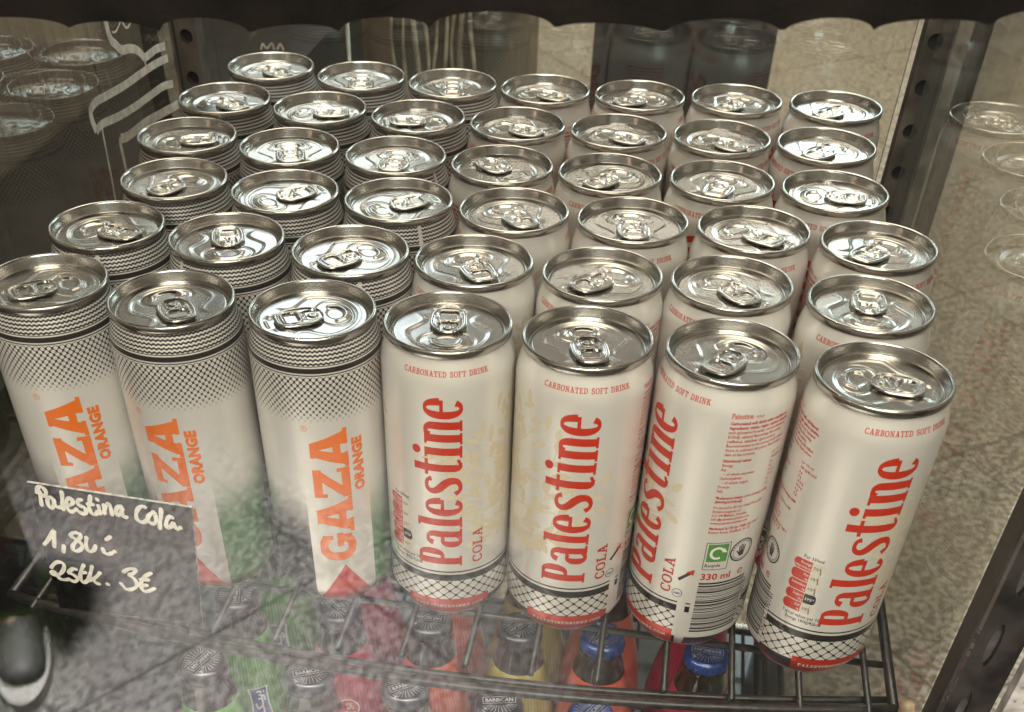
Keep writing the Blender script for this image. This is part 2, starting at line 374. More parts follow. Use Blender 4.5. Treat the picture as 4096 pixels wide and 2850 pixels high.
def holed_face(mb, u0, u1, z0, z1, cell, rx, rz, place, depth, n=20, mat=0, inner=1):
    """plate with a column of real round or oval holes; place(u, z, d) gives the 3-D point"""
    uc = (u0 + u1) / 2; k = 0; z = z0
    while z < z1 - 1e-6:
        zt = min(z + cell, z1); zc = (z + zt) / 2
        O, I, B = [], [], []
        for j in range(n):
            a = 2 * pi * (j + .5) / n; c, s = cos(a), sin(a)
            q = max(abs(c) / ((u1 - u0) / 2), abs(s) / ((zt - z) / 2))
            O.append(place(uc + c / q, zc + s / q, 0)); I.append(place(uc + c * rx, zc + s * rz, 0)); B.append(place(uc + c * rx, zc + s * rz, depth))
        # corners are filled by four triangles
        for j in range(n):
            j2 = (j + 1) % n
            mb.face([O[j], O[j2], I[j2], I[j]], mat); mb.face([I[j], I[j2], B[j2], B[j]], mat)
        mb.face(B, inner)
        for su, sz in ((1, 1), (-1, 1), (-1, -1), (1, -1)):
            best = sorted(range(n), key=lambda j: -(su * cos(2 * pi * (j + .5) / n) / 1 * 1 + sz * sin(2 * pi * (j + .5) / n)))
            cand = [j for j in range(n) if cos(2 * pi * (j + .5) / n) * su > 0 and sin(2 * pi * (j + .5) / n) * sz > 0]
            cu, cz = (u1 if su > 0 else u0), (zt if sz > 0 else z)
            pts = sorted(cand, key=lambda j: atan2(sin(2 * pi * (j + .5) / n), cos(2 * pi * (j + .5) / n)) % (2 * pi))
            side = []
            for j in pts:
                a = 2 * pi * (j + .5) / n; c, s = cos(a), sin(a); q1, q2 = abs(c) / ((u1 - u0) / 2), abs(s) / ((zt - z) / 2)
                side.append(q1 > q2)
            for q in range(len(pts) - 1):
                if side[q] != side[q + 1]: mb.face([O[pts[q]], place(cu, cz, 0), O[pts[q + 1]]], mat)
        z = zt

def upright(name, xi, sgn, y, label, slots=False, z0=-.34, z1=.42):
    """corner post: holed face towards the camera, grey dotted strip, dark outer angle; xi = inner edge, sgn = outward"""
    t = empty(name, (0, 0, 0)); tag(t, label, 'post', 'corner posts of the cabinet')
    e = .0006
    wid = .0145 if not slots else .0195
    a, b = xi, xi + sgn * wid; lo, hi = min(a, b), max(a, b)
    m = MB()
    if slots: holed_face(m, lo, hi, z0, z1, .0385, .0022, .0120, lambda u, z, d: (u, y + d, z), .0025, 24)
    else: holed_face(m, lo, hi, z0, z1, .026, .0046, .0046, lambda u, z, d: (u, y + d, z), .006, 24)
    m.box(lo, lo + .0012, y + .0002, y + .014, z0, z1, 0); m.box(hi - .0012, hi, y + .0002, y + .014, z0, z1, 0)
    m.box(lo + .0013, hi - .0013, y + .0085, y + .0135, z0, z1, 2)
    m.build('perforated_face', [M_BROWN if slots else M_FRAME, M_SLOT if slots else M_HOLE, M_DARK], t, smooth=False)
    s0 = b + sgn * .0035; s1 = s0 + sgn * .0085; lo, hi = min(s0, s1), max(s0, s1); ys = y - (.002 if not slots else .006)
    m = MB(); m.box(lo, hi, ys, ys + .006, z0, z1, 0); m.build('light_strip', M_STRIP, t, smooth=False)
    strip = t.children[-1]
    m = MB(); z = z0 + .004
    while z < z1:
        for q in (.28, .72):
            x = lo + (hi - lo) * q; k = len(m.v)
            for j in range(8): m.v.append((x + .0007 * cos(j * pi / 4), ys - .0002, z + .0007 * sin(j * pi / 4)))
            m.v.append((x, ys - .0007, z))
            for j in range(8): m.f.append((k + j, k + (j + 1) % 8, k + 8)); m.m.append(0)
        z += .0082
    d = m.build('rivet', M_DOT, strip)
    m = MB(); lo, hi = sorted((s1 + sgn * .0012, s1 + sgn * .0105)); m.box(lo, hi, ys - .004, y + .016, z0, z1); 
    lo, hi = sorted((b + sgn * .0004, s0 - sgn * .0004)); m.box(lo, hi, y + .003, y + .012, z0, z1)
    m.build('outer_angle', M_BROWN if slots else M_DARK, t, smooth=False)
    return t
upright('corner_post', .2265, 1, .372, 'black perforated corner post with grey dotted strip behind the white cola cans')
upright('corner_post', -.2435, -1, .372, 'dark corner post with grey dotted strip behind the chequered cans')
upright('corner_post', .2266, 1, -.060, 'dark brown slotted corner post near the camera with a pale dotted edge strip', True)

# glass sheets
G_FRONT = glassy('front_glass', (.955, .95, .92), 1.0); G_SIDE = glassy('side_glass', (.92, .91, .87), 1.35); G_BACK = glassy('back_glass', (.92, .91, .87), 1.6)
def pane(name, b, mat, label, edge):
    m = MB(); m.box(*b); o = m.build(name, mat, None, smooth=False)
    tag(o, label, 'glass pane'); return o
pane('front_glass_pane', (-.2560, .2250, -.0700, -.0665, -.33, .43), G_FRONT, 'large clear front pane mirroring the grey pavement and dark trousers', 0)
lp = pane('side_glass_pane', (-.2385, -.2345, -.0640, .3250, -.33, .43), G_SIDE, 'clear side pane with white marker drawing beside the chequered cans', 0)
pane('side_glass_pane', (.2225, .2262, -.0455, .3120, -.33, .43), G_SIDE, 'clear side pane beside the white cans mirroring their fronts', 0)
pane('back_glass_pane', (-.2330, .2215, .3760, .3800, -.33, .305), G_BACK, 'clear back pane mirroring the grey backs of the last cola cans', 0)

M_MARKER = plain('white_marker_ink', (.88, .84, .74), .6, 0, .12, 200)
DRAW = [[4.7,[[228,201],[227,198],[227,191],[227,185],[229,178],[234,174],[239,170],[249,168],[258,165],[264,161],[267,158]]],[2.0,[[267,158],[267,153],[266,150]]],[4.5,[[299,156],[285,158],[276,158],[267,158]]],[4.4,[[300,149],[282,151],[264,152],[234,153],[209,155],[195,156],[188,154],[187,149],[189,143]]],[4.4,[[189,143],[197,144],[219,141],[242,139],[265,138],[285,137],[301,134]]],[1.9,[[196,142],[195,129],[194,114],[193,101]]],[5.1,[[304,121],[278,124],[251,127],[226,128],[216,130]]],[3.4,[[216,130],[214,128],[214,120],[214,114],[214,108]]],[1.1,[[253,193],[251,187],[245,183],[237,180],[232,181]]],[1.3,[[245,195],[245,187],[248,181],[252,178],[259,180],[266,184],[267,189]]],[1.3,[[271,189],[268,184],[270,181],[276,179],[283,179],[288,181],[288,184]]],[1.4,[[288,181],[292,177],[297,175]]]]
m = MB(); lay = 0
for wd, pts in DRAW:
    for q in quadstrip(smoothline(pts, 4), wd):
        lay += 1; off = .2343 - .00001 * (lay % 14)
        q = ccw(q); m.face([(-off, y / 1000, z / 1000) for y, z in q])
m.build('marker_drawing', M_MARKER, lp, smooth=False)
DOOD = [[(-201.9, 133.7), (-199.8, 137.5), (-197.6, 134.9), (-193.4, 138.3), (-192.4, 134.3)], [(-190.3, 134.5), (-187.7, 138.1), (-185.5, 134.3)]]
m = MB()
for s in DOOD:
    for q in quadstrip(smoothline(s, 4), 1.5):
        lay += 1; m.face([(x / 1000, .3803 + .00001 * (lay % 9), z / 1000) for x, z in ccw(q)])
o = m.build('marker_doodle', M_MARKER, bpy.data.objects['back_glass_pane'], smooth=False)

# ------------------------------------------------------------------ wire racks
M_WIRE = plain('black_coated_wire', (.020, .018, .016), .42, 0, .3, 150, .15, .1)
def rack(name, z, label, front=True):
    t = empty(name, (0, 0, 0)); tag(t, label, 'wire rack')
    xs = [-.203 + .0315 * k for k in range(14)]
    m = MB()
    for x in xs: m.tube([(x, -.045, z - .0017), (x, .345, z - .0017)], .0017, 0, 8)
    m.build('shelf_wires', M_WIRE, t)
    m = MB()
    for y in (-.004, .118, .24): m.tube([(-.2170, y, z - .0054), (.2170, y, z - .0054)], .0018, 0, 8)
    m.build('cross_wires', M_WIRE, t)
    fr = [(-.219 + .438 * k / 24, -.036 - .022 * (1 - ((k - 12) / 12) ** 2), z - .0026) for k in range(25)]
    m = MB(); m.tube(fr, .0025, 0, 10); m.tube([(x, y + .0095, zz - .0035) for x, y, zz in fr], .0018, 0, 8)
    m.build('front_rail', M_WIRE, t)
    m = MB(); m.tube([(-.217, .350, z - .003), (.217, .350, z - .003)], .003, 0, 8); m.build('back_rail', M_WIRE, t)
    for sx in (-1, 1):
        m = MB(); m.tube([(sx * .2185, -.036, z - .003), (sx * .2190, .351, z - .003)], .0026, 0, 8); m.build('side_rail', M_WIRE, t)
    return t
rack('wire_rack', 0, 'black wire rack carrying the rows of drink cans')
rack('wire_rack', -.3105, 'lower black wire rack carrying the malt drink bottles')
# rack clips hooked into the corner posts
# base tray
m = MB(); m.box(-.25, .25, -.075, .385, -.42, -.345); tag(m.build('cabinet_base', M_DARK, None, smooth=False), 'dark base tray closing the cabinet below the bottles', 'cabinet base')

# upper shelf with scalloped edge
t = empty('upper_shelf', (0, 0, .0034)); t.rotation_euler = (0, radians(-3.4), 0); tag(t, 'dark upper shelf with a black scalloped trim hanging along its front', 'shelf')
m = MB(); m.box(-.232, .2215, -.046, .10, .2965, .3045); m.build('shelf_board', M_DARK, t, smooth=False)
m = MB(); m.box(-.232, .2215, -.0585, -.0475, .2885, .2965); m.build('front_rail', plain('worn_rail', (.10, .085, .065), .4, .2, .3, 60), t, smooth=False)
m = MB(); x = -.232; N = 360; low = []
for k in range(N + 1):
    xx = -.232 + .4535 * k / N; xw = xx + .0035 * sin(xx * 37 + 1) + .0016 * sin(xx * 91); ph = ((xw + .002) / .0305) % 1
    low.append((xx, .2655 + (.0034 + .0012 * sin(floor((xw + .002) / .0305) * 2.3)) * sqrt(max(0, 1 - (2 * ph - 1) ** 2)) + .0009 * sin(xx * 43)))
for k in range(N):
    (xa, za), (xb, zb) = low[k], low[k + 1]
    for y, fl in ((-.0560, 0), (-.0548, 1)):
        q = [(xa, y, za), (xb, y, zb), (xb, y, .2890), (xa, y, .2890)]; m.face(q[::-1] if fl else q)
    m.face([(xa, -.0560, za), (xa, -.0548, za), (xb, -.0548, zb), (xb, -.0560, zb)])
m.build('scalloped_trim', plain('black_trim_paper', (.008, .006, .005), .95, 0, .3, 60, 0, 0, spec=.08), t, smooth=False)
M_PACK = plain('orange_wrapper', (.42, .10, .03), .35, 0, .35, 25, .4)
M_PACK2 = plain('brown_wrapper', (.14, .07, .04), .4, 0, .3, 25, .3)
for x0, wd, mm_, lb in ((.092, .034, M_PACK2, 'brown snack pack lying on the upper shelf next to an orange one'), (.134, .040, M_PACK, 'orange snack pack lying on the upper shelf near the corner post')):
    m = MB(); nx, nyy = 10, 8
    pts = []
    for sd in (1, -1):
        for i in range(nx + 1):
            for j in range(nyy + 1):
                u, v = i / nx, j / nyy; b = (sin(pi * u) * sin(pi * v)) ** .5 * .010
                pts.append((x0 + wd * u, -.040 + .05 * v, .3155 + sd * (b + .0004) + .0006 * sin(u * 25) * (1 - sin(pi * v))))
    m.v = pts; w1 = nyy + 1; off = (nx + 1) * w1
    for i in range(nx):
        for j in range(nyy):
            a = i * w1 + j; m.f.append((a, a + w1, a + w1 + 1, a + 1)); m.m.append(0); m.f.append((off + a, off + a + 1, off + a + w1 + 1, off + a + w1)); m.m.append(0)
    o = m.build('snack_pack', mm_); tag(o, lb, 'snack pack')

# ------------------------------------------------------------------ price card
CARD = [(-167.9, 92.5), (-95.5, 89.3), (-103.0, 20.7), (-173.3, 19.3)]
M_ACRYL = glassy('smoky_acrylic', (.20, .185, .175), .5); M_ACEDGE = plain('acrylic_edge', (.85, .82, .76), .25, 0, .25, 300, .5)  # edge faces coloured pale to paint the bright line round the sheet
t = empty('price_card', (-.135, -.0632, .055)); tag(t, 'smoky dark acrylic price card with white handwriting in front of the chequered cans', 'price card')
L = Vector(t.location)
def cpt(x, z, y): return (x / 1000 - L.x, y - L.y, z / 1000 - L.z)
m = MB(); f_ = [cpt(x, z, -.0638) for x, z in CARD]; b_ = [cpt(x, z, -.0626) for x, z in CARD]
m.face(f_[::-1], 0); m.face(b_, 0)
for k in range(4): m.face([f_[k], f_[(k + 1) % 4], b_[(k + 1) % 4], b_[k]], 1)
m.build('acrylic_sheet', [M_ACRYL, M_ACEDGE], t, smooth=False)
HAND = [[[-163.0,88.7],[-163.5,85.2],[-164.1,81.4]],[[-164.3,88.0],[-163.7,89.9],[-162.1,91.3],[-160.7,90.8],[-160.0,89.1],[-160.5,87.2],[-161.7,86.6],[-162.8,87.6]],[[-158.3,85.9],[-159.6,85.9],[-160.7,84.2],[-160.9,81.9],[-160.3,80.6],[-159.2,80.9],[-157.9,83.2],[-157.6,85.1],[-158.3,86.1]],[[-157.9,83.2],[-157.6,81.6],[-156.6,81.0],[-155.2,81.5]],[[-152.7,89.8],[-153.3,86.6],[-154.1,83.7],[-154.5,80.4]],[[-151.0,83.2],[-149.5,84.1],[-148.7,85.9],[-149.2,86.9],[-150.4,86.8],[-151.8,85.2],[-152.4,83.0],[-152.4,81.0],[-151.5,79.7],[-150.0,80.1],[-148.2,81.5]],[[-144.7,86.9],[-145.9,86.5],[-146.9,85.0],[-146.1,83.7],[-144.6,82.8],[-144.1,81.4],[-144.6,79.7],[-145.7,79.2],[-147.1,79.9],[-147.9,80.7]],[[-140.0,89.3],[-141.0,86.5],[-142.0,83.6],[-142.0,81.3],[-141.2,79.8],[-139.9,79.9],[-138.8,81.5]],[[-142.3,84.9],[-140.0,85.0]],[[-137.6,84.7],[-137.7,82.6],[-137.8,80.5]],[[-137.3,88.2],[-137.2,87.8]],[[-135.0,85.5],[-135.3,83.4],[-135.7,81.0]],[[-135.2,83.1],[-133.8,85.6],[-132.7,86.2],[-132.2,84.9],[-132.2,82.7],[-132.4,80.8]],[[-127.2,85.8],[-128.4,85.6],[-129.8,83.8],[-130.2,81.9],[-129.5,80.9],[-128.2,82.2],[-127.1,84.2],[-127.4,85.8]],[[-127.6,83.0],[-127.6,80.7],[-126.7,80.1],[-125.9,80.5]],[[-116.2,86.9],[-117.5,87.3],[-119.3,86.0],[-120.8,83.7],[-121.4,81.1],[-121.0,79.3],[-119.5,78.4],[-117.7,79.3],[-116.0,81.6]],[[-113.2,84.8],[-115.3,82.9],[-116.4,80.7],[-115.8,78.9],[-114.1,78.7],[-112.8,80.3],[-112.4,83.1],[-113.1,85.0]],[[-109.3,86.9],[-110.1,83.2],[-111.2,79.6],[-111.9,76.4]],[[-105.0,83.0],[-105.7,83.6],[-107.1,82.5],[-108.2,80.2],[-108.6,78.1],[-107.9,77.2],[-106.6,78.1],[-105.1,80.4],[-105.0,79.0],[-104.5,77.5],[-103.8,77.1]],[[-102.5,78.2],[-102.4,77.9]],[[-169.4,59.1],[-166.6,62.2],[-162.2,68.2],[-163.4,63.6],[-164.9,58.3]],[[-160.1,59.7],[-161.3,55.9]],[[-150.4,67.6],[-150.7,65.8],[-153.3,63.2],[-155.7,60.3],[-156.0,58.0],[-154.2,57.6],[-151.9,59.3],[-151.0,61.6],[-152.1,63.7],[-154.1,65.0],[-155.1,66.1],[-153.6,67.9],[-151.7,68.2]],[[-147.7,66.3],[-148.8,62.9],[-149.3,60.0],[-148.2,58.2],[-146.0,59.5],[-144.6,62.0]],[[-136.2,68.3],[-138.5,66.4]],[[-141.6,60.8],[-141.4,58.6],[-139.8,57.9],[-137.6,59.0]],[[-136.3,60.1],[-136.1,59.9]],[[-169.9,45.7],[-167.6,48.4],[-165.0,49.8],[-163.1,48.7],[-164.0,45.6],[-166.5,42.5],[-168.7,41.5],[-170.6,41.5],[-170.9,42.5],[-169.3,43.4],[-168.3,41.9],[-167.6,39.6],[-165.5,39.1],[-163.7,39.6]],[[-157.9,46.5],[-159.3,46.7],[-162.0,43.9],[-160.1,42.8],[-158.7,41.0],[-159.7,39.2],[-161.4,38.9],[-163.1,40.0]],[[-153.4,49.6],[-155.4,46.3],[-156.9,42.3],[-156.8,39.6],[-155.6,39.1],[-153.4,41.2]],[[-156.0,44.8],[-153.7,45.2]],[[-149.5,49.5],[-151.3,45.2],[-153.5,40.8]],[[-146.5,46.3],[-149.7,42.8],[-153.6,40.5]],[[-150.8,41.6],[-150.0,39.7],[-148.5,39.4]],[[-144.5,40.0],[-144.0,39.8]],[[-134.8,48.5],[-132.1,50.5],[-129.4,51.0],[-128.8,50.1],[-130.6,48.1],[-132.4,47.2],[-130.6,45.5],[-129.8,42.9],[-130.7,40.4],[-133.3,38.6],[-136.0,38.5],[-137.8,41.3]],[[-121.6,49.9],[-125.1,47.3],[-127.4,43.9],[-128.1,40.8],[-127.6,38.5],[-125.6,38.6],[-121.9,40.9]],[[-127.4,45.3],[-123.8,45.7]],[[-128.5,41.7],[-125.1,42.3]]]
m = MB(); lay = 0
for s in HAND:
    pts = smoothline([tuple(p) for p in s], 4)
    for q in quadstrip(pts, [1.85 + .25 * sin(k * .7 + len(pts)) for k in range(len(pts))]) + [disc(*pts[0], .92, 10), disc(*pts[-1], .92, 10)]:
        lay += 1; q = ccw(q); m.face([cpt(x, z, -.06395 - .000006 * (lay % 40)) for x, z in q])
m.build('handwriting', plain('white_paint_marker', (.90, .86, .76), .55, 0, .08, 300), t, smooth=False)

# paper scrap stuck to the front corner post
M_SCRAP = plain('faded_orange_paper', (.62, .22, .12), .8, 0, .3, 150, 0, .4); M_SCRAP2 = plain('buff_paper', (.50, .38, .24), .8, 0, .25, 150, 0, .4)
m = MB(); rnd = random.Random(4)
path = [(.2128, -.0632, .0305), (.2134, -.0634, .0250), (.2140, -.0630, .0195), (.2128, -.0634, .0140), (.2130, -.0632, .0085)]
m.tube(path[:3], [.0030, .0036, .0030], 1, 7); m.tube([path[1], path[2], path[3], path[4]], [.0034, .0030, .0018, .0012], 0, 7); m.tube([(.2152, -.0634, .0190), (.2150, -.0632, .0140), (.2142, -.0634, .0110)], [.0022, .0019, .0010], 0, 6)
m.v = [(x + rnd.uniform(-.0005, .0005), y + rnd.uniform(-.0004, .0004), z + rnd.uniform(-.0006, .0006)) for x, y, z in m.v]
tag(m.build('paper_scrap', [M_SCRAP, M_SCRAP2], None), 'crumpled orange and buff paper scrap stuck to the glass at the front corner post', 'paper scrap')

# ------------------------------------------------------------------ bottles on the lower rack
BP = [(.0, .002), (.020, .001), (.0265, .0), (.0290, .004), (.0298, .010), (.0298, .110), (.0292, .120), (.0272, .134), (.0236, .152), (.0196, .170), (.0166, .185), (.0148, .196), (.0138, .203), (.0142, .2045), (.0142, .2075), (.0134, .2085)]
def brad(z):
    for (r0, z0), (r1, z1) in zip(BP[3:], BP[4:]):
        if z0 <= z <= z1: return r0 + (r1 - r0) * (z - z0) / (z1 - z0)
    return .0298
m_, nt_, p_ = newmat('dark_bottle_glass'); setp(p_, rough=.06, coat=.6, coatr=.03); n_ = noise(nt_, 20, 2)
nt_.links.new(mixc(nt_, n_, (.006, .007, .006), (.02, .018, .014)), p_.inputs['Base Color']); M_GLASS = m_
def label_mat(name, col, col2):
    m, nt, p = newmat(name); setp(p, rough=.3, coat=.3, metal=.15)
    t = nt.nodes.new('ShaderNodeUVMap'); x = nt.nodes.new('ShaderNodeSeparateXYZ'); nt.links.new(t.outputs[0], x.inputs[0])
    rib = (E(nt, x.outputs[0]) * 62).fr(); n = noise(nt, 60, 3)
    nt.links.new(mixc(nt, (rib - .5).ab() * 1.4 + n * .3 - .1, col, col2), p.inputs['Base Color'])
    bump(nt, p, (rib - .5).ab(), .5, .0006)
    return m
M_BLUE = plain('blue_cap', (.02, .055, .20), .3, .3, .25, 150, .4); M_BCAP = plain('black_cap', (.022, .022, .028), .3, .3, .25, 150, .4)
M_SILV = plain('silver_print', (.55, .55, .56), .35, .3, .1, 300); M_BADGE = plain('blue_badge', (.06, .10, .30), .4, 0, .15, 200); M_DBADGE = plain('dark_badge', (.03, .03, .045), .4, 0, .15, 200)
FR = {'pom': plain('pomegranate_print', (.55, .10, .07), .45, 0, .35, 220), 'peach': plain('peach_print', (.62, .42, .20), .45, 0, .25, 220), 'lemon': plain('lemon_print', (.62, .52, .22), .45, 0, .3, 220), 'apple': plain('apple_print', (.30, .42, .10), .45, 0, .25, 220)}
LABM = {'apple': label_mat('green_foil_label', (.06, .22, .035), (.16, .40, .08)), 'pom': label_mat('crimson_foil_label', (.33, .02, .06), (.55, .06, .11)),
        'peach': label_mat('coral_foil_label', (.50, .075, .045), (.72, .19, .12)), 'lemon': label_mat('lime_gold_foil_label', (.30, .27, .05), (.55, .50, .16))}
def bwrap(mb, polys, az, z, mode, mat, off=.1):
    for k, p in enumerate(polys):
        q = ccw([((-y, x) if mode == 'up' else (x, y)) for x, y in p])
        for s in slices(q, 0, 2.5):
            for s2 in slices(s, 1, 4):
                pts = []
                for x, y in s2:
                    zz = (z + y) / 1000; r = brad(zz) + (off + .004 * (k % 8)) / 1000; a = radians(az) + x / 1000 / brad(z / 1000)
                    pts.append((r * cos(a), r * sin(a), zz))
                mb.face(pts, mat)
def make_bottle(kind, blue, az, capaz):
    t = empty('malt_bottle')
    m = MB(); m.lathe(BP, 48, close_bottom=False); m.build('glass_body', M_GLASS, t, angle=40)
    zs = [.100, .112, .120, .128, .134, .146, .158, .170, .180, .187]
    m = MB(); m.lathe([(brad(z) + .00035, z) for z in zs], 96, 0, zs=.2)
    F = -90 + az
    if kind == 'pom':
        bwrap(m, [disc(0, 0, 7.6, 20, 7.0)], F, 146, 'h', 1, .42); bwrap(m, [[(-3, 5.5), (3, 5.5), (4.6, 11), (2, 8.6), (0, 11.5), (-2, 8.6), (-4.6, 11)]], F, 146, 'h', 1, .42)
        bwrap(m, ring(0, 0, 7.3, 8.0, 24), F, 146, 'h', 2, .5)
        rr = random.Random(2)
        for k in range(26): bwrap(m, [disc(rr.uniform(-4.5, 4.5), rr.uniform(-4.5, 4.2), .8, 8)], F, 146, 'h', 2 if k % 3 else 3, .5)
    elif kind == 'peach':
        bwrap(m, [disc(-2.2, 0, 5.6, 18, 6.4), disc(3.2, -.6, 5.2, 18, 6.0)], F, 146, 'h', 1, .42); bwrap(m, [disc(-1, 2.2, 3.4, 12, 2.6)], F, 146, 'h', 4, .5)
        bwrap(m, [[(0, 6), (4, 8.4), (8.6, 7.0), (4.2, 5.6)], [(0, 5.6), (2, 9.4), (5.6, 11.2), (3.4, 7.4)]], F, 146, 'h', 5, .5)
    elif kind == 'lemon':
        bwrap(m, [disc(2, 0, 7.6, 20, 7.0)], F, 147, 'h', 1, .42); bwrap(m, ring(2, 0, 5.6, 6.2, 22) + [quadstrip([(2, 0), (2 + 5.6 * cos(k * pi / 4), 5.4 * sin(k * pi / 4))], .5)[0] for k in range(8)], F, 147, 'h', 2, .5)
    # waisted badge with its white rim and upright script
    if kind == 'apple':
        H = 20; prof = [(-7.5, -H), (-5.6, -H * .45), (-5.0, .0), (-5.4, H * .4), (-6.2, H * .62)]
        big = [(x * 1.16 - .1, y * 1.05 - .3) for x, y in prof]
        def hour(P): return [[P[k], (-P[k][0], P[k][1]), (-P[k + 1][0], P[k + 1][1]), P[k + 1]] for k in range(len(P) - 1)]
        bwrap(m, hour(big), F, 138, 'h', 2, .42); bwrap(m, hour(prof), F, 138, 'h', 4, .5)
        scr = [[(-13, 1.4), (-12, -1.2), (-8, -1.4), (-7.6, 1.6)], [(-7.6, -1.2), (-4, -1.4), (-1.5, -.6), (-3.6, 2.0), (1.0, 3.0)], [(-1.4, -1.3), (4, -1.3), (4.2, 1.2)], [(4.2, -1.3), (7, -1.5), (7.6, .4), (6.0, -3.4)], [(8.4, -1.2), (10, -1.3), (10.2, 1.4)]]
        for s in scr: bwrap(m, quadstrip(smoothline(s, 3), 1.0), F, 138, 'up', 2, .56)
        bwrap(m, [disc(-10.3, -3.4, .7, 8), disc(3.2, -3.4, .7, 8), disc(5.0, -3.4, .7, 8), disc(9.6, -3.6, .7, 8), disc(-9.9, 2.6, .7, 8)], F, 138, 'up', 2, .56)
    m.build('foil_label', [LABM[kind], FR[kind], M_WHITE, M_RED, M_BADGE if kind == 'apple' else FR['pom'], M_GREEN], t)
    cap = MB(); n = 84; P = [(.0143, .2080), (.0146, .2090), (.0140, .2125), (.0132, .2145), (.0120, .2156), (.0, .2162)]
    i0 = len(cap.v)
    for k, (r, z) in enumerate(P[:-1]):
        for j in range(n):
            f = 1 + (.035 * cos(j * 2 * pi / 4) if False else .03 * cos(21 * 2 * pi * j / n)) * max(0, 1 - k / 2.4)
            a = 2 * pi * j / n; cap.v.append((r * f * cos(a), r * f * sin(a), z))
    for k in range(4):
        for j in range(n): cap.f.append((k * n + j, k * n + (j + 1) % n, (k + 1) * n + (j + 1) % n, (k + 1) * n + j)); cap.m.append(0)
    cap.f.append(tuple(4 * n + j for j in range(n))); cap.m.append(0)
    ca, sa = cos(radians(capaz)), sin(radians(capaz))
    def flat(polys, off, mat=1):
        for k, p in enumerate(polys):
            cap.face([((x * ca - y * sa) / 1000, (x * sa + y * ca) / 1000, .2156 + (off + .002 * (k % 9)) / 1000) for x, y in ccw(p)], mat)
    flat(move(text('BARBICAN', 4.0, .05, .86, 'CENTER'), 0, -1.3), .10)
    flat([quadstrip([(-9.5, 2.6), (9.5, 2.6)], .3)[0], quadstrip([(-9.5, -2.4), (9.5, -2.4)], .3)[0], quadstrip([(-9.5, -2.4), (-9.5, 2.6)], .3)[0], quadstrip([(9.5, -2.4), (9.5, 2.6)], .3)[0]], .08)
    flat([quadstrip([(4 * cos(a), 3.6 + 1 * sin(a)), (10.6 * cos(a), 2.9 + 7.6 * sin(a))], .22)[0] for a in [pi * k / 13 for k in range(1, 13)]], .06)
    flat([quadstrip([(5 * cos(a), -3.4 - 1 * sin(a)), (10.4 * cos(a), -2.9 - 7.4 * sin(a))], .22)[0] for a in [pi * k / 13 for k in range(1, 13)]], .06)
    flat([[(6.5, 6.4), (9.4, 4.6), (8.0, 6.2), (8.6, 8.2)], [(-7.5, -7.0), (-9.9, -4.6), (-8.8, -6.4), (-10.2, -7)]], .10)
    cap.build('crown_cap', [M_BLUE if blue else M_BCAP, M_SILV], t, angle=40)
    return t
KINDN = {'apple': 'green labelled', 'pom': 'pomegranate labelled', 'peach': 'coral labelled', 'lemon': 'gold lemon labelled'}
BROWS = {0: 'front row', 1: 'second row', 2: 'third row'}
cols = [(-.155, 'apple', 0, 'farthest from the post'), (-.088, 'pom', 0, 'beside the green one'), (-.030, 'peach', 0, 'under the chequered cans'), (.027, 'lemon', 0, 'in the middle'), (.081, 'peach', 1, 'under the cola cans'), (.144, 'pom', 1, 'nearest the corner post')]
rnd = random.Random(21)
for x, kind, blue, where in cols:
    for r in range(3):
        y = (.024, .086, .148)[r] + rnd.uniform(-.003, .003)
        capaz = {(-.030, 0): 35, (.027, 1): 232, (.081, 1): 70, (.081, 0): 60, (-.088, 1): -38, (-.030, 1): 180}.get((x, r), rnd.uniform(0, 360))
        o = make_bottle(kind, blue, (8 if kind != 'apple' else 26) + rnd.uniform(-8, 8), capaz)
        o.location = (x + rnd.uniform(-.002, .002), y, -.3105)
        tag(o, f'{KINDN[kind]} malt bottle with {"blue" if blue else "black"} cap, {BROWS[r]} of the lower rack', 'bottle', 'malt drink bottles on the lower rack')

# ------------------------------------------------------------------ what stands round the cabinet
def wood_mat(name, c1, c2, scale=(14, 14, 1.2)):
    m, nt, p = newmat(name); setp(p, rough=.55, coat=.1)
    a = noise(nt, 6, 6, .65, 'Object', scale, .6); b = noise(nt, 2.2, 3, .5, 'Object')
    col = mixc(nt, a.step(.3, .7), c1, c2); col = mixc(nt, b.step(.4, .75) * .35, col, tuple(c * .5 for c in c1))
    nt.links.new(col, p.inputs['Base Color']); bump(nt, p, a, .3, .002)
    return m
M_WOOD = wood_mat('dark_brown_boards', (.12, .085, .06), (.22, .165, .115))
t = empty('board_wall', (-.42, .4, -1.1)); tag(t, 'dark brown board wall standing beyond the side pane with the drawing', 'wall')
m = MB()
for k in range(7):
    y0 = -.33 + k * .235; m.box(-.012 - .002 * (k % 2), .012, y0, y0 + .231, 0, 1.36)
m.build('boards', M_WOOD, t, smooth=False)
m = MB(); m.box(-.03, -.0145, -.33, 1.3, .9, .96); m.build('rail', M_WOOD, t, smooth=False)

t = tag(empty('dark_backing_box', (-.34, .35, -1.1)), 'added black box darkening the view beyond the pane with the drawing', 'backing box')  # added black box that keeps the low view through this pane dark
m = MB(); m.box(-.06, .07, -.47, .55, 0, 1.125); m.build('box_body', M_DARK, t, smooth=False)
m = MB(); m.box(-.064, .074, -.475, .555, 1.127, 1.143); m.build('top', M_DARK, t, smooth=False)

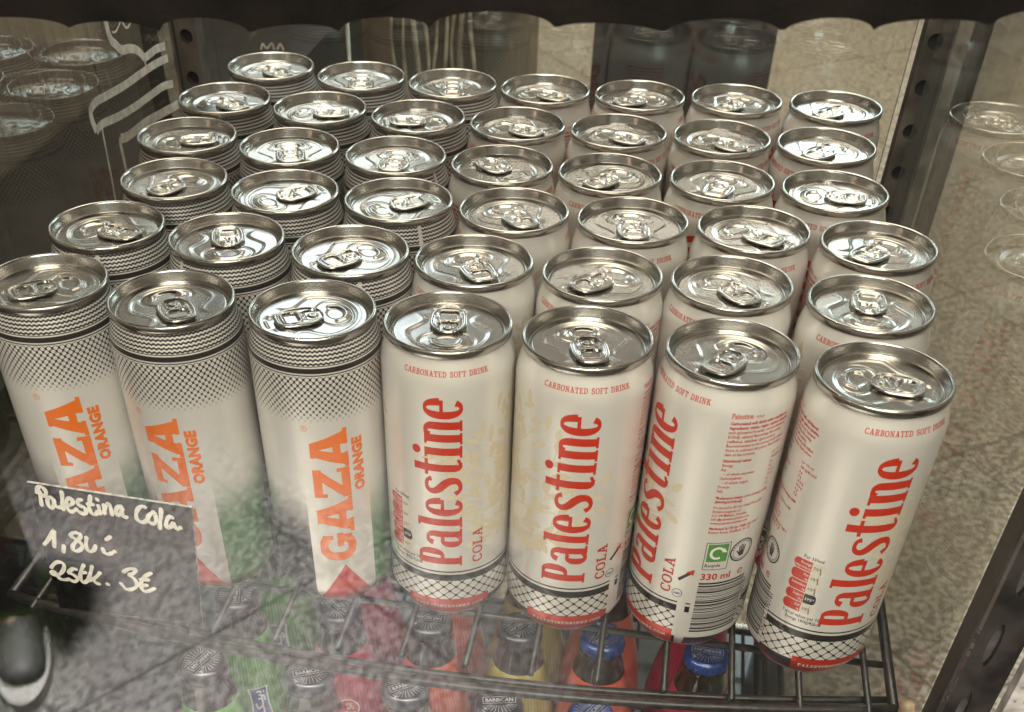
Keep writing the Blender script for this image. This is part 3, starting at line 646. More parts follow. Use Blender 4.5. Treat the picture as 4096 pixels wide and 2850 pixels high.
t = empty('serving_counter', (-.62, 1.05, -1.1)); tag(t, 'brown wooden counter with a dark top edge behind the back pane', 'counter')
m = MB(); m.box(-.60, .47, -.04, .5, 0, 1.13); m.build('panel', wood_mat('olive_brown_panel', (.075, .058, .038), (.125, .10, .066)), t, smooth=False)
m = MB(); m.box(-.62, .50, -.07, .55, 1.132, 1.20); m.build('worktop', M_DARK, t, smooth=False)
m = MB(); m.box(-.10, -.07, -.055, -.0425, 0, 1.13); m.box(.30, .36, -.055, -.0425, 0, 1.13); m.build('batten', M_WOOD, t, smooth=False)
t = tag(empty('steel_bin', (.075, 1.12, -1.1)), 'dark grey upright bin standing behind the back pane', 'bin')
m = MB(); m.box(-.10, .115, -.06, .3, 0, 1.28); o = m.build('bin_body', plain('dark_grey_steel', (.055, .056, .06), .4, .3, .25, 12), t, smooth=False)
m = MB(); m.box(-.105, .12, -.065, .305, 1.282, 1.31); m.build('lid', M_DARK, t, smooth=False)
# row of thin pale strips making the pale streaks behind the back pane
rnd = random.Random(8); m = MB()
for k in range(9):
    x = -.215 + k * .0105 + rnd.uniform(-.002, .002); zt, zb = .12, -.08 + rnd.uniform(-.02, .05); w_ = rnd.uniform(.0016, .0040); P = []
    for q in range(9): P.append((x + .004 * sin(q * .9 + k), .83 + .003 * cos(q + k), zt + (zb - zt) * q / 8))
    m.tube(P, [w_ * (.5 + .5 * abs(sin(q * .7 + k))) for q in range(9)], 0, 5)
m.tube([(-.23, .83, .122), (-.11, .83, .122)], .004, 0, 6)
tag(m.build('pale_strips', plain('pale_strip_surface', (.42, .38, .30), .7, 0, .25, 60)), 'row of thin pale strips hanging behind the back pane', 'fringe')
m = MB(); m.tube([(-.236, .72, -.4), (-.236, .72, .12)], .0022, 0, 8); m.tube([(-.2365, .72, .12), (-.2340, .715, .126)], .0030, 0, 8)
tag(m.build('thin_rod', plain('steel_rod', (.45, .43, .38), .3, .9, .1, 60)), 'thin pale metal rod standing upright behind the back pane', 'rod')
# ------------------------------------------------------------------ drink cans
R = .029
PROF = [(.0, .0042), (.012, .0042), (.0186, .0034), (.0205, .0012), (.0216, .0), (.0228, .0010), (.0246, .0042), (.0262, .0066), (.0279, .0092), (.0287, .0112), (.029, .0136),
        (.029, .03), (.029, .06), (.029, .09), (.029, .115), (.029, .1285), (.02885, .1310), (.0283, .1338), (.0274, .1368), (.0266, .1392), (.0261, .1408), (.0259, .1424)]
def rad(z):
    for (r0, z0), (r1, z1) in zip(PROF[4:], PROF[5:]):
        if z0 <= z <= z1: return r0 + (r1 - r0) * (z - z0) / (z1 - z0)
    return R
def wrap(mb, polys, az, z, mode, mat, off=.06, stepoff=.0):
    """lay flat artwork (mm) on the can wall. 'up': reading upwards, 'h': reading round the can"""
    for k, p in enumerate(polys):
        q = [((-y, x) if mode == 'up' else (x, y)) for x, y in p]
        q = ccw(q)
        o = (off + stepoff * (k % 12)) / 1000
        for s in slices(q, 0, 1.5):
            for s2 in (slices(s, 1, 2.0) if z > 126 or z < 14 else [s]):
                pts = []
                for x, y in s2:
                    zz = (z + y) / 1000; r = rad(zz) + o; a = radians(az) + x / 1000 / R
                    pts.append((r * cos(a), r * sin(a), zz))
                mb.face(pts, mat)

def uv_az_z(nt):
    t = nt.nodes.new('ShaderNodeUVMap'); x = nt.nodes.new('ShaderNodeSeparateXYZ'); nt.links.new(t.outputs[0], x.inputs[0])
    return (E(nt, x.outputs[0]) - .5) * 360, E(nt, x.outputs[1]) * 150

def cola_mat():
    m, nt, p = newmat('white_cola_can_print')
    A, Z = uv_az_z(nt)
    A = (A + 180).op('MODULO', 360.0) - 180
    # the printed panel runs from -77 to 216 degrees; the rest carries the barcode
    panel = A.gt(-77).mx(A.lt(-144)); seam = A.between(-141, -132)
    b = panel * Z.between(27.2, 31.0); line = panel * Z.between(32.3, 33.1)
    a1 = A * (31 / 360.0) + Z / 5.2; a2 = A * (31 / 360.0) - Z / 5.2
    d1 = (a1.fr() - .5).ab().op('SUBTRACT', .5).ab(); d2 = (a2.fr() - .5).ab().op('SUBTRACT', .5).ab()
    lat = d1.lt(.05).mx(d2.lt(.05)).mx((d1.sq() + d2.sq()).lt(.040)) * Z.between(13.8, 27.2) * panel
    base = Z.lt(13.4) * panel + Z.lt(11.5) * panel.inv()
    blk = b.mx(line).mx(lat).mx(base) * seam.inv()
    redA = A.between(-42, 40).mx((A.between(134, 180).mx(A.lt(-144)))) * Z.between(3.4, 15.6)
    n = noise(nt, 30, 3)
    col = mixc(nt, n.step(.3, .7), (.80, .775, .725), (.85, .825, .775))
    col = mixc(nt, blk.mn(1.0), col, BLACK)
    col = mixc(nt, redA, col, RED)
    bare = Z.lt(3.2).mx(Z.gt(141.6))
    col = mixc(nt, bare, col, (.72, .71, .69))
    nt.links.new(col, p.inputs['Base Color']); nt.links.new((bare * .6 + .28).s, p.inputs['Metallic'])
    setp(p, rough=.34, coat=.7, coatr=.08)
    bump(nt, p, noise(nt, 32, 2), .10, .002)
    return m

def orange_mat():
    m, nt, p = newmat('chequered_orange_can_print')
    A, Z = uv_az_z(nt)
    A2 = ((A + 450 - 6.5).op('MODULO', 180.0)) - 90          # two faces, each centred on its white stripe
    n = noise(nt, 30, 3)
    col = mixc(nt, n.step(.3, .7), (.80, .775, .735), (.85, .825, .785))
    fade = Z.step(74, 40)
    g = A2.gt(30.5) * fade; k = A2.lt(-30.5) * fade
    col = mixc(nt, g, col, (.10, .26, .085)); col = mixc(nt, k, col, (.022, .021, .022))
    tri = A2.ab().lt((Z * -1 + 28.3) * (30.5 / 24.5)) * Z.lt(28.3)
    col = mixc(nt, tri, col, (.72, .075, .05))
    # fine net, thinning out downwards
    N = 66 / 360.0
    u = A * N; v = Z / 3.05
    fu, fv = u.fr() - .5, v.fr() - .5
    gu, gv = (u + .5).fr() - .5, (v + .5).fr() - .5
    dA = (fu.sq() + fv.sq() * 1.15).rt(); dB = (gu.sq() + gv.sq() * 1.15).rt()
    dd = dA.mn(dB)
    thr = Z.step(128, 106) * .045 + .32
    net = dd.gt(thr) * Z.between(104, 129.2)
    col = mixc(nt, net * Z.step(106, 113), col, (.03, .028, .026))
    # wavy stripes round the neck
    tri_w = ((A * (83 / 360.0)).fr() - .5).ab() * 1.15
    zz = Z + tri_w
    st = (zz / 1.62).fr().lt(.52) * Z.between(134.0, 142)
    dark = Z.between(130.7, 132.9).mx(Z.between(133.5, 133.9)).mx(Z.between(129.6, 130.1))
    seam = A.between(150, 154)
    col = mixc(nt, st.mx(dark) * seam.inv(), col, (.028, .025, .023))
    bare = Z.lt(3.2).mx(Z.gt(142.0))
    col = mixc(nt, bare, col, (.72, .71, .69))
    nt.links.new(col, p.inputs['Base Color']); nt.links.new((bare * .6 + .28).s, p.inputs['Metallic'])
    setp(p, rough=.36, coat=.55, coatr=.10)
    bump(nt, p, noise(nt, 32, 2), .10, .002)
    return m

def alu(name, col=(.80, .785, .75), rough=.17, aniso=0.0):
    m, nt, p = newmat(name); setp(p, metal=1.0, rough=rough)
    n = noise(nt, 500, 3); n2 = noise(nt, 55, 3)
    oi = nt.nodes.new('ShaderNodeObjectInfo'); rd = E(nt, oi.outputs['Random'])
    fl = noise(nt, 1400, 2, .5, 'Object', (1, .12, 1))                # faint rolling lines of the sheet
    nt.links.new(mixc(nt, n2.step(.25, .75) * .6 + rd * .4, tuple(c * .90 for c in col), col), p.inputs['Base Color'])
    nt.links.new((n2 * .05 + fl * .03 + rd * .05 + (rough - .05)).s, p.inputs['Roughness'])
    bump(nt, p, n2, .035, .0012)
    return m
M_ALU = alu('lid_aluminium', (.585, .565, .53), rough=.20); M_TAB = alu('tab_aluminium', (.63, .61, .575), .20)

def tree_art():
    """pale olive tree behind the lettering: lens-shaped leaves on thin winding boughs, round azimuth 82"""
    rnd = random.Random(5); leaf = []; bough = []
    def lens(x, y, a, l, wd):
        P = []
        for k in range(9):
            t = k / 8; P.append((t * l, wd * sin(pi * t) ** .8))
        for k in range(7, 0, -1):
            t = k / 8; P.append((t * l, -wd * sin(pi * t) ** .8))
        c, s = cos(a), sin(a); return [(x + px * c - py * s, y + px * s + py * c) for px, py in P]
    for sd in (-1, 1):
        for k in range(11):
            x0, y0 = sd * rnd.uniform(0, 2.5), 56 + k * 1.2
            el = radians(-8 + k * 9.5); L = (34, 42, 54, 62, 66, 66, 66, 66, 66, 66, 64)[k] * rnd.uniform(.85, 1.0)
            pts = [(x0, y0)]; wv = rnd.uniform(0, 6)
            for q in range(10):
                a = el + .55 * sin(q * .9 + wv) + .02 * q
                pts.append((pts[-1][0] + sd * cos(a) * L / 10, pts[-1][1] + sin(a) * L / 10))
            bough += quadstrip(smoothline(pts, 2), [1.9 * (1 - .75 * i / 20) for i in range(21)])
            for q in range(3, 11):
                for sgn in (-1, 1):
                    p = pts[q]
                    if rnd.random() < .5 and p[1] < 128:
                        b = (el if sd > 0 else pi - el) + sgn * rnd.uniform(.35, 1.1)
                        leaf.append(lens(p[0], p[1], b, rnd.uniform(6.0, 9.0), rnd.uniform(1.25, 1.9)))
    for k in range(5):
        bough += quadstrip(smoothline([(-3 + k * 1.5, 37), (-1.6 + k * .8, 44), (-1.2 + k * .6, 54), (-2 + k, 64)], 3), 1.0)
    return leaf, bough

def small_print(mb):
    """the ingredients panel, recycling mark, barcode and nutrition panel"""
    z = 131.0; az = 230.5
    hdr = text('Palestine', 3.1, .04, .8); wrap(mb, hdr, az, z, 'h', 2); wrap(mb, text('COLA', 1.5, .02, .9), az + 20, z, 'h', 2)
    lines = ['Carbonated soft drink with cola flavour.', 'Ingredients: water, sugar, carbon dioxide,', 'acid (phosphoric acid), colour (caramel', 'E150d), natural flavouring, flavouring', '(caffeine), stabiliser (gum arabic).',
             'Recommended to be served well chilled.', 'Store in cold and dry place. Best before', 'date at the bottom.']
    z -= 2.7
    for k, l in enumerate(lines): wrap(mb, text(l, 1.95, .075 if k < 2 else .04, .86), az, z - k * 2.08, 'h', 2)
    z -= len(lines) * 2.08 + 1.0
    tab = [('Nutritional values', '', 1), ('Energy', '180 kJ/42 kcal', 0), ('Fat', '0 g', 0), ('   - of which saturates', '0 g', 0), ('Carbohydrate', '10,6 g', 0), ('   - of which sugars', '10,6 g', 0), ('Protein', '0 g', 0), ('Salt', '0 g', 0)]
    wrap(mb, text('per 100 ml', 1.9, .02, .86), az + 45, z + .4, 'h', 2)
    for k, (l, v, b) in enumerate(tab):
        wrap(mb, text(l, 1.95, .075 if b else .04, .86), az, z - k * 2.15, 'h', 2)
        if v: wrap(mb, text(v, 1.95, .04, .86), az + 45, z - k * 2.15, 'h', 2)
    z -= len(tab) * 2.15 + 1.4
    for k, l in enumerate(['*Reference intake of an average adult', '(8400kJ/2000kcal)', '', 'Produced in EU for Safad Food AB', 'Emilstorpsgatan 21', '213 64 Malmö, Sweden', 'info@palestinedrinks.com', 'www.palestinedrinks.com', '', 'Marketed in UK by: Yaffa Ltd, Unit 1', 'Baxter Road, Sheffield, S6 1JF']):
        if l: wrap(mb, text(l, 1.95, .07 if k in (0, 1, 9) else .04, .86), az, z, 'h', 2)
        z -= 2.05 if l else .9
    # recycling mark
    wrap(mb, [rect(0, 0, 11.4, .3), rect(0, 15, 11.4, 15.3), rect(0, .3, .3, 15), rect(11.1, .3, 11.4, 15)], 231.5, 53.4, 'h', 4)
    wrap(mb, [rect(1.0, 4.6, 10.4, 14.4)], 231.5, 53.4, 'h', 7)
    wrap(mb, ring(5.6, 9.4, 2.3, 3.5, 22, 20, 300) + [[(7.6, 9.9), (10.2, 9.6), (8.4, 12.2)]], 231.5, 53.4, 'h', 5, .10)
    wrap(mb, text('Recycle', 2.6, .05, .9), 233.2, 55.0, 'h', 4)
    # raised-hand stamp
    hx, hz = 267.0, 62.0
    wrap(mb, ring(0, 0, 5.6, 6.3, 30) + ring(0, 0, 4.5, 4.7, 26), hx, hz, 'h', 4)
    hand = [[(-1.4, -3.2), (1.2, -3.2), (1.6, -.2), (-1.5, -.2)]] + [quadstrip([(-1.2 + k * .85, -.4), (-1.7 + k * 1.05, 2.0 + (.9, 1.5, 1.3, .4)[k])], [.75, .55])[0] for k in range(4)] + [quadstrip([(-1.0, -2.0), (-2.9, .2)], [.9, .6])[0]]
    wrap(mb, hand, hx, hz, 'h', 4)
    for k in range(26):
        if k in (0, 1, 13, 14): continue
        a = 2 * pi * k / 26; wrap(mb, [rect(-.22, -.3, .22, .3)], hx + math.degrees(5.15 * cos(a) / 29), hz + 5.15 * sin(a), 'h', 4)
    wrap(mb, text('330 ml', 5.0, .13, 1.05), 231.5, 47.6, 'h', 3); wrap(mb, text('e', 7.2, .03, 1), 267, 47.8, 'h', 3)
    # barcode: bars lie flat, digits climb
    rnd = random.Random(11); y = 0; bars = []
    while y < 29.5:
        b = rnd.choice((.33, .33, .66, .99)); bars.append(rect(0, y, 24, y + b)); y += b + rnd.choice((.33, .33, .66, .66))
    wrap(mb, bars, 231.5, 15.4, 'h', 4)
    wrap(mb, text('7 350162 190181', 4.3, .03, .92), 284, 15.2, 'up', 4)
    wrap(mb, [rect(0, 27.4, 2.2, 31), rect(0, 32.3, 2.2, 33.1)], 223.5, 0, 'h', 4)
    # nutrition panel
    wrap(mb, text('Per 330ml:', 2.5, .04, .86), 303, 70.6, 'h', 4)
    for k, (l, v, pc) in enumerate([('Energy', '594kJ/139kcal', '7%*'), ('Fat', '0g', '0%*'), ('Saturates', '0g', '0%*'), ('Sugars', '35g', '39%*'), ('Salt', '0g', '0%*')]):
        z0 = 64.3 - k * 5.7
        wrap(mb, [rect(1, 0, 8.2, 5.3), disc(1.6, 2.65, 1.9, 14, 2.65)], 296, z0, 'h', 2)
        wrap(mb, text(l, 2.0, .02, .9, 'RIGHT'), 311.5, z0 + 3.0, 'h', 5, .09); wrap(mb, text(v, 1.7, .02, .86, 'RIGHT'), 311.5, z0 + .8, 'h', 5, .09)
        wrap(mb, [rect(8.4, 0, 12.6, 5.3), disc(12.6, 2.65, 1.3, 12, 2.65)], 296, z0, 'h', 4 if k == 3 else 8)
        wrap(mb, text(pc, 2.3, .03, .9), 313.5, z0 + 1.8, 'h', 5 if k == 3 else 4, .09)
    for k, l in enumerate(['Typical values per 100ml:', 'Energy 180kJ/42kcal']): wrap(mb, text(l, 2.5, .04, .82), 297 + k * 4, 38.6 - k * 2.6, 'h', 4)

def cola_body(parent):
    mb = MB(); mb.lathe(PROF, 96)
    leaf, bough = tree_art()
    wrap(mb, bough, 86, 0, 'h', 8, .03, .001); wrap(mb, leaf, 86, 0, 'h', 6, .05, .0015)
    w9 = word(glyphs_script(), 'Palestine', .55, 90)
    sl = glyphs_slab()
    for az in (0, 176):
        wrap(mb, w9, az + 11.5, 36.6, 'up', 2, .075, .003)
        wrap(mb, move(word(sl, 'COLA', 1.0, 40), 0, 0, .5, .5), az + 31.5, 37, 'up', 3, .075, .003)
        wrap(mb, move(word(sl, 'CARBONATED SOFT DRINK', 1.2, 190), -19.2, 0, .202, .225), az - 2, 134.9, 'h', 2, .06, .002)
        wrap(mb, move(word(sl, 'PALESTINEDRINKS.COM', 1.8, 190), -17.6, 0, .185, .215), az - .5, 9.6, 'h', 5, .08, .002)
    # small flag and stamp beside the second name
    wrap(mb, [quadstrip([(0, 0), (6, 6)], 1.6)[0]], 213, 46, 'h', 4); wrap(mb, [[(3, 5), (6.5, 7), (6.3, 3.6)]], 213, 46, 'h', 2, .09)
    wrap(mb, ring(0, 0, 2.2, 2.5, 20), 214, 38, 'h', 4); wrap(mb, text('AMV', 2.0, .02, .9, 'CENTER'), 214, 37.2, 'h', 4)
    small_print(mb)
    return mb.build('body', [cola_mat(), M_CREAM, M_RED, M_DKRED, M_BLACK, M_WHITE, M_GOLD, M_GREEN, M_PALE], parent, angle=50)

def orange_body(parent):
    mb = MB(); mb.lathe(PROF, 96)
    hv = glyphs_heavy(17.0)
    for az in (0, 180):
        wrap(mb, word(hv, 'GAZA', .6, 72), az + 18.2, 31.2, 'up', 1, .075, .003)
        wrap(mb, text('ORANGE', 6.6, .42, 1.0, 'LEFT', 1.04), az + 31.5, 69.5, 'up', 1)
        wrap(mb, ring(0, 0, 1.25, 1.5, 16), az - 18.5, 104.5, 'h', 1); wrap(mb, text('R', 1.9, .02, 1, 'CENTER'), az - 18.5, 103.9, 'h', 1)
    return mb.build('body', [orange_mat(), M_ORANGE], parent, angle=50)

# ---- the lid: a double seam, a chuck wall and a pressed panel (mm)
def sdf_seg(x, y, pts):
    best = 9e9
    for (ax, ay), (bx, by) in zip(pts, pts[1:]):
        vx, vy = bx - ax, by - ay; t = max(0, min(1, ((x - ax) * vx + (y - ay) * vy) / (vx * vx + vy * vy)))
        best = min(best, hypot(x - ax - vx * t, y - ay - vy * t))
    return best
def ss(a, b, x): t = max(0, min(1, (x - a) / (b - a))); return t * t * (3 - 2 * t)
def key_halfwidth(y):
    if y < -2: return sqrt(max(0, 17.2 ** 2 - (y + 2.0) ** 2))
    return 17.2 - 7.0 * ss(-3.2, 8, y) + 3.4 * ss(8.5, 15, y)
BEAD = [(-6.6, -9.2), (-5.6, -12.2), (-3, -14.0), (0, -14.5), (3, -14.0), (5.6, -12.2), (6.6, -9.2)]
def panel_h(x, y):
    h = 0
    # pressed keyhole round mouth and tab, its shoulder running out beside the finger end
    dw = (key_halfwidth(y + .2) - key_halfwidth(y - .2)) / .4
    d = (key_halfwidth(y) - abs(x)) / sqrt(1 + dw * dw)
    if y < -2: d = 17.2 - hypot(x, y + 2.0)
    live = 1 - ss(9, 15, y)
    h -= .34 * ss(-1.5, 1.5, d) * live
    h += .16 * math.exp(-((d + .4) / 1.0) ** 2) * live
    # scored mouth and the raised smile inside it
    e = hypot(x / 11.2, (y + 9.4) / 7.6); h -= .32 * math.exp(-(((e - 1) * 9) / .55) ** 2)
    h += .55 * math.exp(-(sdf_seg(x, y, BEAD) / 1.15) ** 2)
    h -= .30 * (1 - ss(4.0, 6.2, hypot(x, (y + 10) * 1.35)))
    # finger well and two little dashes behind it
    h -= .45 * (1 - ss(2.6, 6.8, hypot(x * .8, y - 16.8)))
    h += .45 * math.exp(-(sdf_seg(x, y, [(-2.6, 20.2), (2.6, 20.2)]) / .6) ** 2)
    for sx in (-6, 6): h += .5 * math.exp(-(hypot(x - sx, y - 17.6) / .8) ** 2)
    return h
def make_lid(parent):
    mb = MB(); n = 128; mm = .001
    P = [(25.9, 141.6), (26.7, 141.9), (27.1, 142.4), (27.15, 143.6), (27.1, 144.7), (26.85, 145.2), (26.4, 145.45), (25.95, 145.4), (25.65, 145.1), (25.45, 144.5), (25.25, 143.6), (24.95, 142.4), (24.7, 141.3), (24.55, 140.7), (24.3, 140.3), (23.95, 140.15), (23.6, 140.35), (23.4, 140.8), (23.25, 141.15), (22.95, 141.4), (22.5, 141.45)]
    mb.lathe([(r * mm, z * mm) for r, z in P], n)
    base = len(mb.v) - n; prev = base
    rings = 60
    for k in range(1, rings + 1):
        r = 22.5 * (1 - k / rings)
        if k == rings:
            mb.v.append((0, 0, (141.45 + panel_h(0, 0)) * mm)); c = len(mb.v) - 1
            for j in range(n): mb.f.append((prev + j, prev + (j + 1) % n, c)); mb.m.append(0)
            break
        i0 = len(mb.v)
        fade = 1 if k > 2 else k / 3
        for j in range(n):
            t = 2 * pi * j / n - pi; x, y = r * cos(t), r * sin(t)
            mb.v.append((x * mm, y * mm, (141.45 + panel_h(x, y) * fade) * mm))
        for j in range(n):
            mb.f.append((prev + j, prev + (j + 1) % n, i0 + (j + 1) % n, i0 + j)); mb.m.append(0)
        prev = i0
    return mb.build('lid', M_ALU, parent)

def tab_outline(n=96):
    """nose (towards the mouth) is wide and round, finger end squarer"""
    pts = []
    for k in range(n):
        a = 2 * pi * k / n; c, s = cos(a), sin(a)
        if s < 0: pw, rx, ry = 2.1, 8.0, 8.2
        else: pw, rx, ry = 3.4, 7.6 + .4 * (1 - s), 13.2
        pts.append((rx * math.copysign(abs(c) ** (2 / pw), c), 3.6 + ry * math.copysign(abs(s) ** (2 / pw), s)))
    return pts
def rbox(x, y, cx, cy, hx, hy, r):
    qx, qy = abs(x - cx) - hx + r, abs(y - cy) - hy + r
    return hypot(max(qx, 0), max(qy, 0)) + min(max(qx, qy), 0) - r
def make_tab(parent):
    mb = MB(); out = tab_outline(); n = len(out); mm = .001; closed = out + [out[0]]
    def height(x, y, d):
        if d < 2.0:
            t = (d - 1.0); h = .50 + sqrt(max(0, 1 - t * t)) * .72
        else: h = .75
        if 2.0 <= d < 2.6: h = .75 - .15 * (1 - ss(2.0, 2.6, d))
        isl = rbox(x, y, 0, -.1, 3.9, 3.7, 1.6)          # rivet island and the slot round three sides of it
        if isl < 0: h = .35
        if abs(isl) < .40 and y > -2.6: h = .05
        hole = rbox(x, y, 0, 9.6, 4.4, 3.3, 2.2)          # finger hole with a rolled lip
        if hole < -.2: h = .12
        h += .38 * math.exp(-((hole - .5) / .55) ** 2)
        r = hypot(x, y); h += .5 * (1 - ss(1.5, 2.6, r)) - .18 * (1 - ss(0, 1.3, r))
        return h
    cx, cy_ = 0, 3.6
    K = 26; ringi = []
    # underside skirt, then the top from rim to middle
    i0 = len(mb.v); ringi.append(i0)
    for x, y in out: mb.v.append(((cx + (x - cx) * .93) * mm, (cy_ + (y - cy_) * .95) * mm, (.1 + y * .012) * mm))
    for k in range(K):
        f = 1 - (k / (K - 1)) ** 1.15 * .97
        i0 = len(mb.v); ringi.append(i0)
        for x, y in out:
            px, py = cx + (x - cx) * f, cy_ + (y - cy_) * f
            d = sdf_seg(px, py, closed) if f > .5 else 5
            mb.v.append((px * mm, py * mm, (height(px, py, d) + py * .012) * mm))
    for a, b in zip(ringi, ringi[1:]):
        for j in range(n): mb.f.append((a + j, a + (j + 1) % n, b + (j + 1) % n, b + j)); mb.m.append(0)
    mb.f.append(tuple(ringi[-1] + j for j in range(n))); mb.m.append(0)
    o = mb.build('pull_tab', M_TAB, parent); o.location = (0, 0, .1416)
    return o

GC, GO = 'white cola cans on the rack', 'chequered orange soda cans on the rack'
def make_can(kind):
    t = empty('cola_can' if kind == 'C' else 'orange_soda_can')
    (cola_body if kind == 'C' else orange_body)(t)
    l = make_lid(t); make_tab(l)
    return t
CANS = [('C1', 1, -0.0003, 0.0097, 98, 281), ('C1', 2, 0.0004, 0.0687, -60, 252), ('C1', 3, 0.0101, 0.1273, -50, 210), ('C1', 4, -0.0047, 0.1837, 141, 320), ('C1', 5, -0.0054, 0.2451, -26, 243), ('C1', 6, 0.0026, 0.3069, -28, 56), ('C2', 1, 0.0585, 0.0083, -74, 103), ('C2', 2, 0.0592, 0.0667, -133, 67), ('C2', 3, 0.0684, 0.1275, -79, 283), ('C2', 4, 0.0526, 0.1838, -126, 268), ('C2', 5, 0.0521, 0.2455, -27, 325), ('C2', 6, 0.0599, 0.3082, -148, 197), ('C3', 1, 0.1175, 0.0085, -118, 44), ('C3', 2, 0.1167, 0.0696, -54, 241), ('C3', 3, 0.1266, 0.1289, -33, 283), ('C3', 4, 0.1108, 0.186, -105, 81), ('C3', 5, 0.1098, 0.2488, -42, 335), ('C3', 6, 0.1176, 0.3138, -128, 147), ('C4', 1, 0.1767, 0.0, -12, 295), ('C4', 2, 0.1765, 0.0616, 88, 82), ('C4', 3, 0.1849, 0.1223, -130, 307), ('C4', 4, 0.1682, 0.184, -3, 254), ('C4', 5, 0.1672, 0.2481, -126, 217), ('C4', 6, 0.1762, 0.314, -130, 290), ('G1', 1, -0.1801, 0.0112, -138, 285), ('G1', 2, -0.177, 0.071, -12, 130), ('G1', 3, -0.1663, 0.1305, -113, 66), ('G1', 4, -0.1812, 0.1893, 17, 284), ('G1', 5, -0.181, 0.2507, -30, 11), ('G1', 6, -0.1723, 0.3131, -33, 66), ('G2', 1, -0.1203, 0.0065, -53, 262), ('G2', 2, -0.1173, 0.0695, 110, 84), ('G2', 3, -0.1065, 0.1269, 45, 252), ('G2', 4, -0.1217, 0.1853, -71, 37), ('G2', 5, -0.1218, 0.2467, 7, 267), ('G2', 6, -0.1123, 0.3067, -80, 82), ('G3', 1, -0.0587, 0.0091, -148, 289), ('G3', 2, -0.0572, 0.0674, -131, 141), ('G3', 3, -0.0482, 0.1281, 41, 153), ('G3', 4, -0.0626, 0.1849, -89, 182), ('G3', 5, -0.0631, 0.2451, -168, 90), ('G3', 6, -0.0545, 0.3053, -81, 258)]
ROW = {1: 'front row', 2: 'second row', 3: 'third row', 4: 'fourth row', 5: 'fifth row', 6: 'back row'}
POS = {'G1': 'farthest from the cola cans', 'G2': 'middle chequered column', 'G3': 'right beside the cola cans',
       'C1': 'right beside the chequered cans', 'C2': 'second from the chequered cans', 'C3': 'third from the chequered cans', 'C4': 'farthest from the chequered cans'}
SPECIAL = {('C', 1, 'C1'): 'white cola can in the front row beside the chequered cans, nutrition panel showing',
           ('C', 1, 'C2'): 'white cola can in the front row with red name facing and pale tree beside it',
           ('C', 1, 'C3'): 'white cola can in the front row showing its ingredients text and green recycling mark',
           ('C', 1, 'C4'): 'white cola can in the front row standing nearest the corner post, nutrition panel showing',
           ('G', 1, 'G1'): 'orange soda can ending the front row, its lower half behind the price card',
           ('G', 1, 'G2'): 'orange soda can in the front row with green stripe showing next to the price card',
           ('G', 1, 'G3'): 'orange soda can in the front row with complete orange lettering above a red triangle'}
proto = {}; first = {}
for kind in 'CG':
    proto[kind] = make_can(kind)
for col, row, x, y, ta, la in CANS:
    k = col[0]
    if k not in first: o = proto[k]; first[k] = o
    else: o = copy_tree(proto[k])
    o.location = (x, y, .0)
    o.rotation_euler = (0, 0, radians(la))
    lid = [c for c in o.children if c.name.startswith('lid')][0]; lid.rotation_euler = (0, 0, radians(ta - 90 - la))
    nm = 'white cola can' if k == 'C' else 'chequered soda can'
    tag(o, SPECIAL.get((k, row, col), f'{nm} in the {ROW[row]}, {POS[col]}'), 'can', GC if k == 'C' else GO)
# ------------------------------------------------------------------ the bystander mirrored in the front pane
def skin_mesh(name, joints, edges, mat, parent, levels=2, root=0):
    me = bpy.data.meshes.new(name); me.from_pydata([j[0] for j in joints], edges, []); o = bpy.data.objects.new(name, me); C.objects.link(o)
    mo = o.modifiers.new('s', 'SKIN'); mo.use_smooth_shade = True
    for k, (p, r) in enumerate(joints):
        sv = me.skin_vertices[0].data[k]; sv.radius = r if isinstance(r, tuple) else (r, r); sv.use_root = (k == root)
    ss_ = o.modifiers.new('u', 'SUBSURF'); ss_.levels = ss_.render_levels = levels
    dg = bpy.context.evaluated_depsgraph_get(); m2 = bpy.data.meshes.new_from_object(o.evaluated_get(dg))
    bpy.data.objects.remove(o); bpy.data.meshes.remove(me); m2.name = name; m2.materials.clear(); m2.materials.append(mat)
    m2.shade_smooth()
    n = bpy.data.objects.new(name, m2); C.objects.link(n); n.parent = parent
    return n
t = empty('person', (-1.145, -1.06, -1.1), radians(-28))
tag(t, 'standing person in dark trousers and pale-soled shoes, mirrored in the front pane', 'person')
M_SKIN = plain('skin', (.42, .26, .19), .5, 0, .08, 60); M_CLOTH = plain('navy_cloth', (.012, .014, .022), .85, 0, .3, 60, 0, .3); M_JACK = plain('black_jacket', (.014, .013, .014), .8, 0, .3, 40, 0, .3)
M_SHOE = plain('grey_shoe_leather', (.05, .048, .046), .6, 0, .2, 60); M_SOLE = plain('light_sole', (.40, .385, .365), .7, 0, .2, 60); M_HAIR = plain('dark_hair', (.02, .014, .01), .6, 0, .3, 200)
J = [((0, 0, .96), .13), ((0, .0, 1.18), .13), ((0, -.01, 1.38), .14), ((0, 0, 1.48), .060), ((0, .015, 1.56), .062), ((0, .03, 1.66), (.078, .095)), ((0, .02, 1.745), (.062, .075))]
Ed = [(0, 1), (1, 2), (2, 3), (3, 4), (4, 5), (5, 6)]
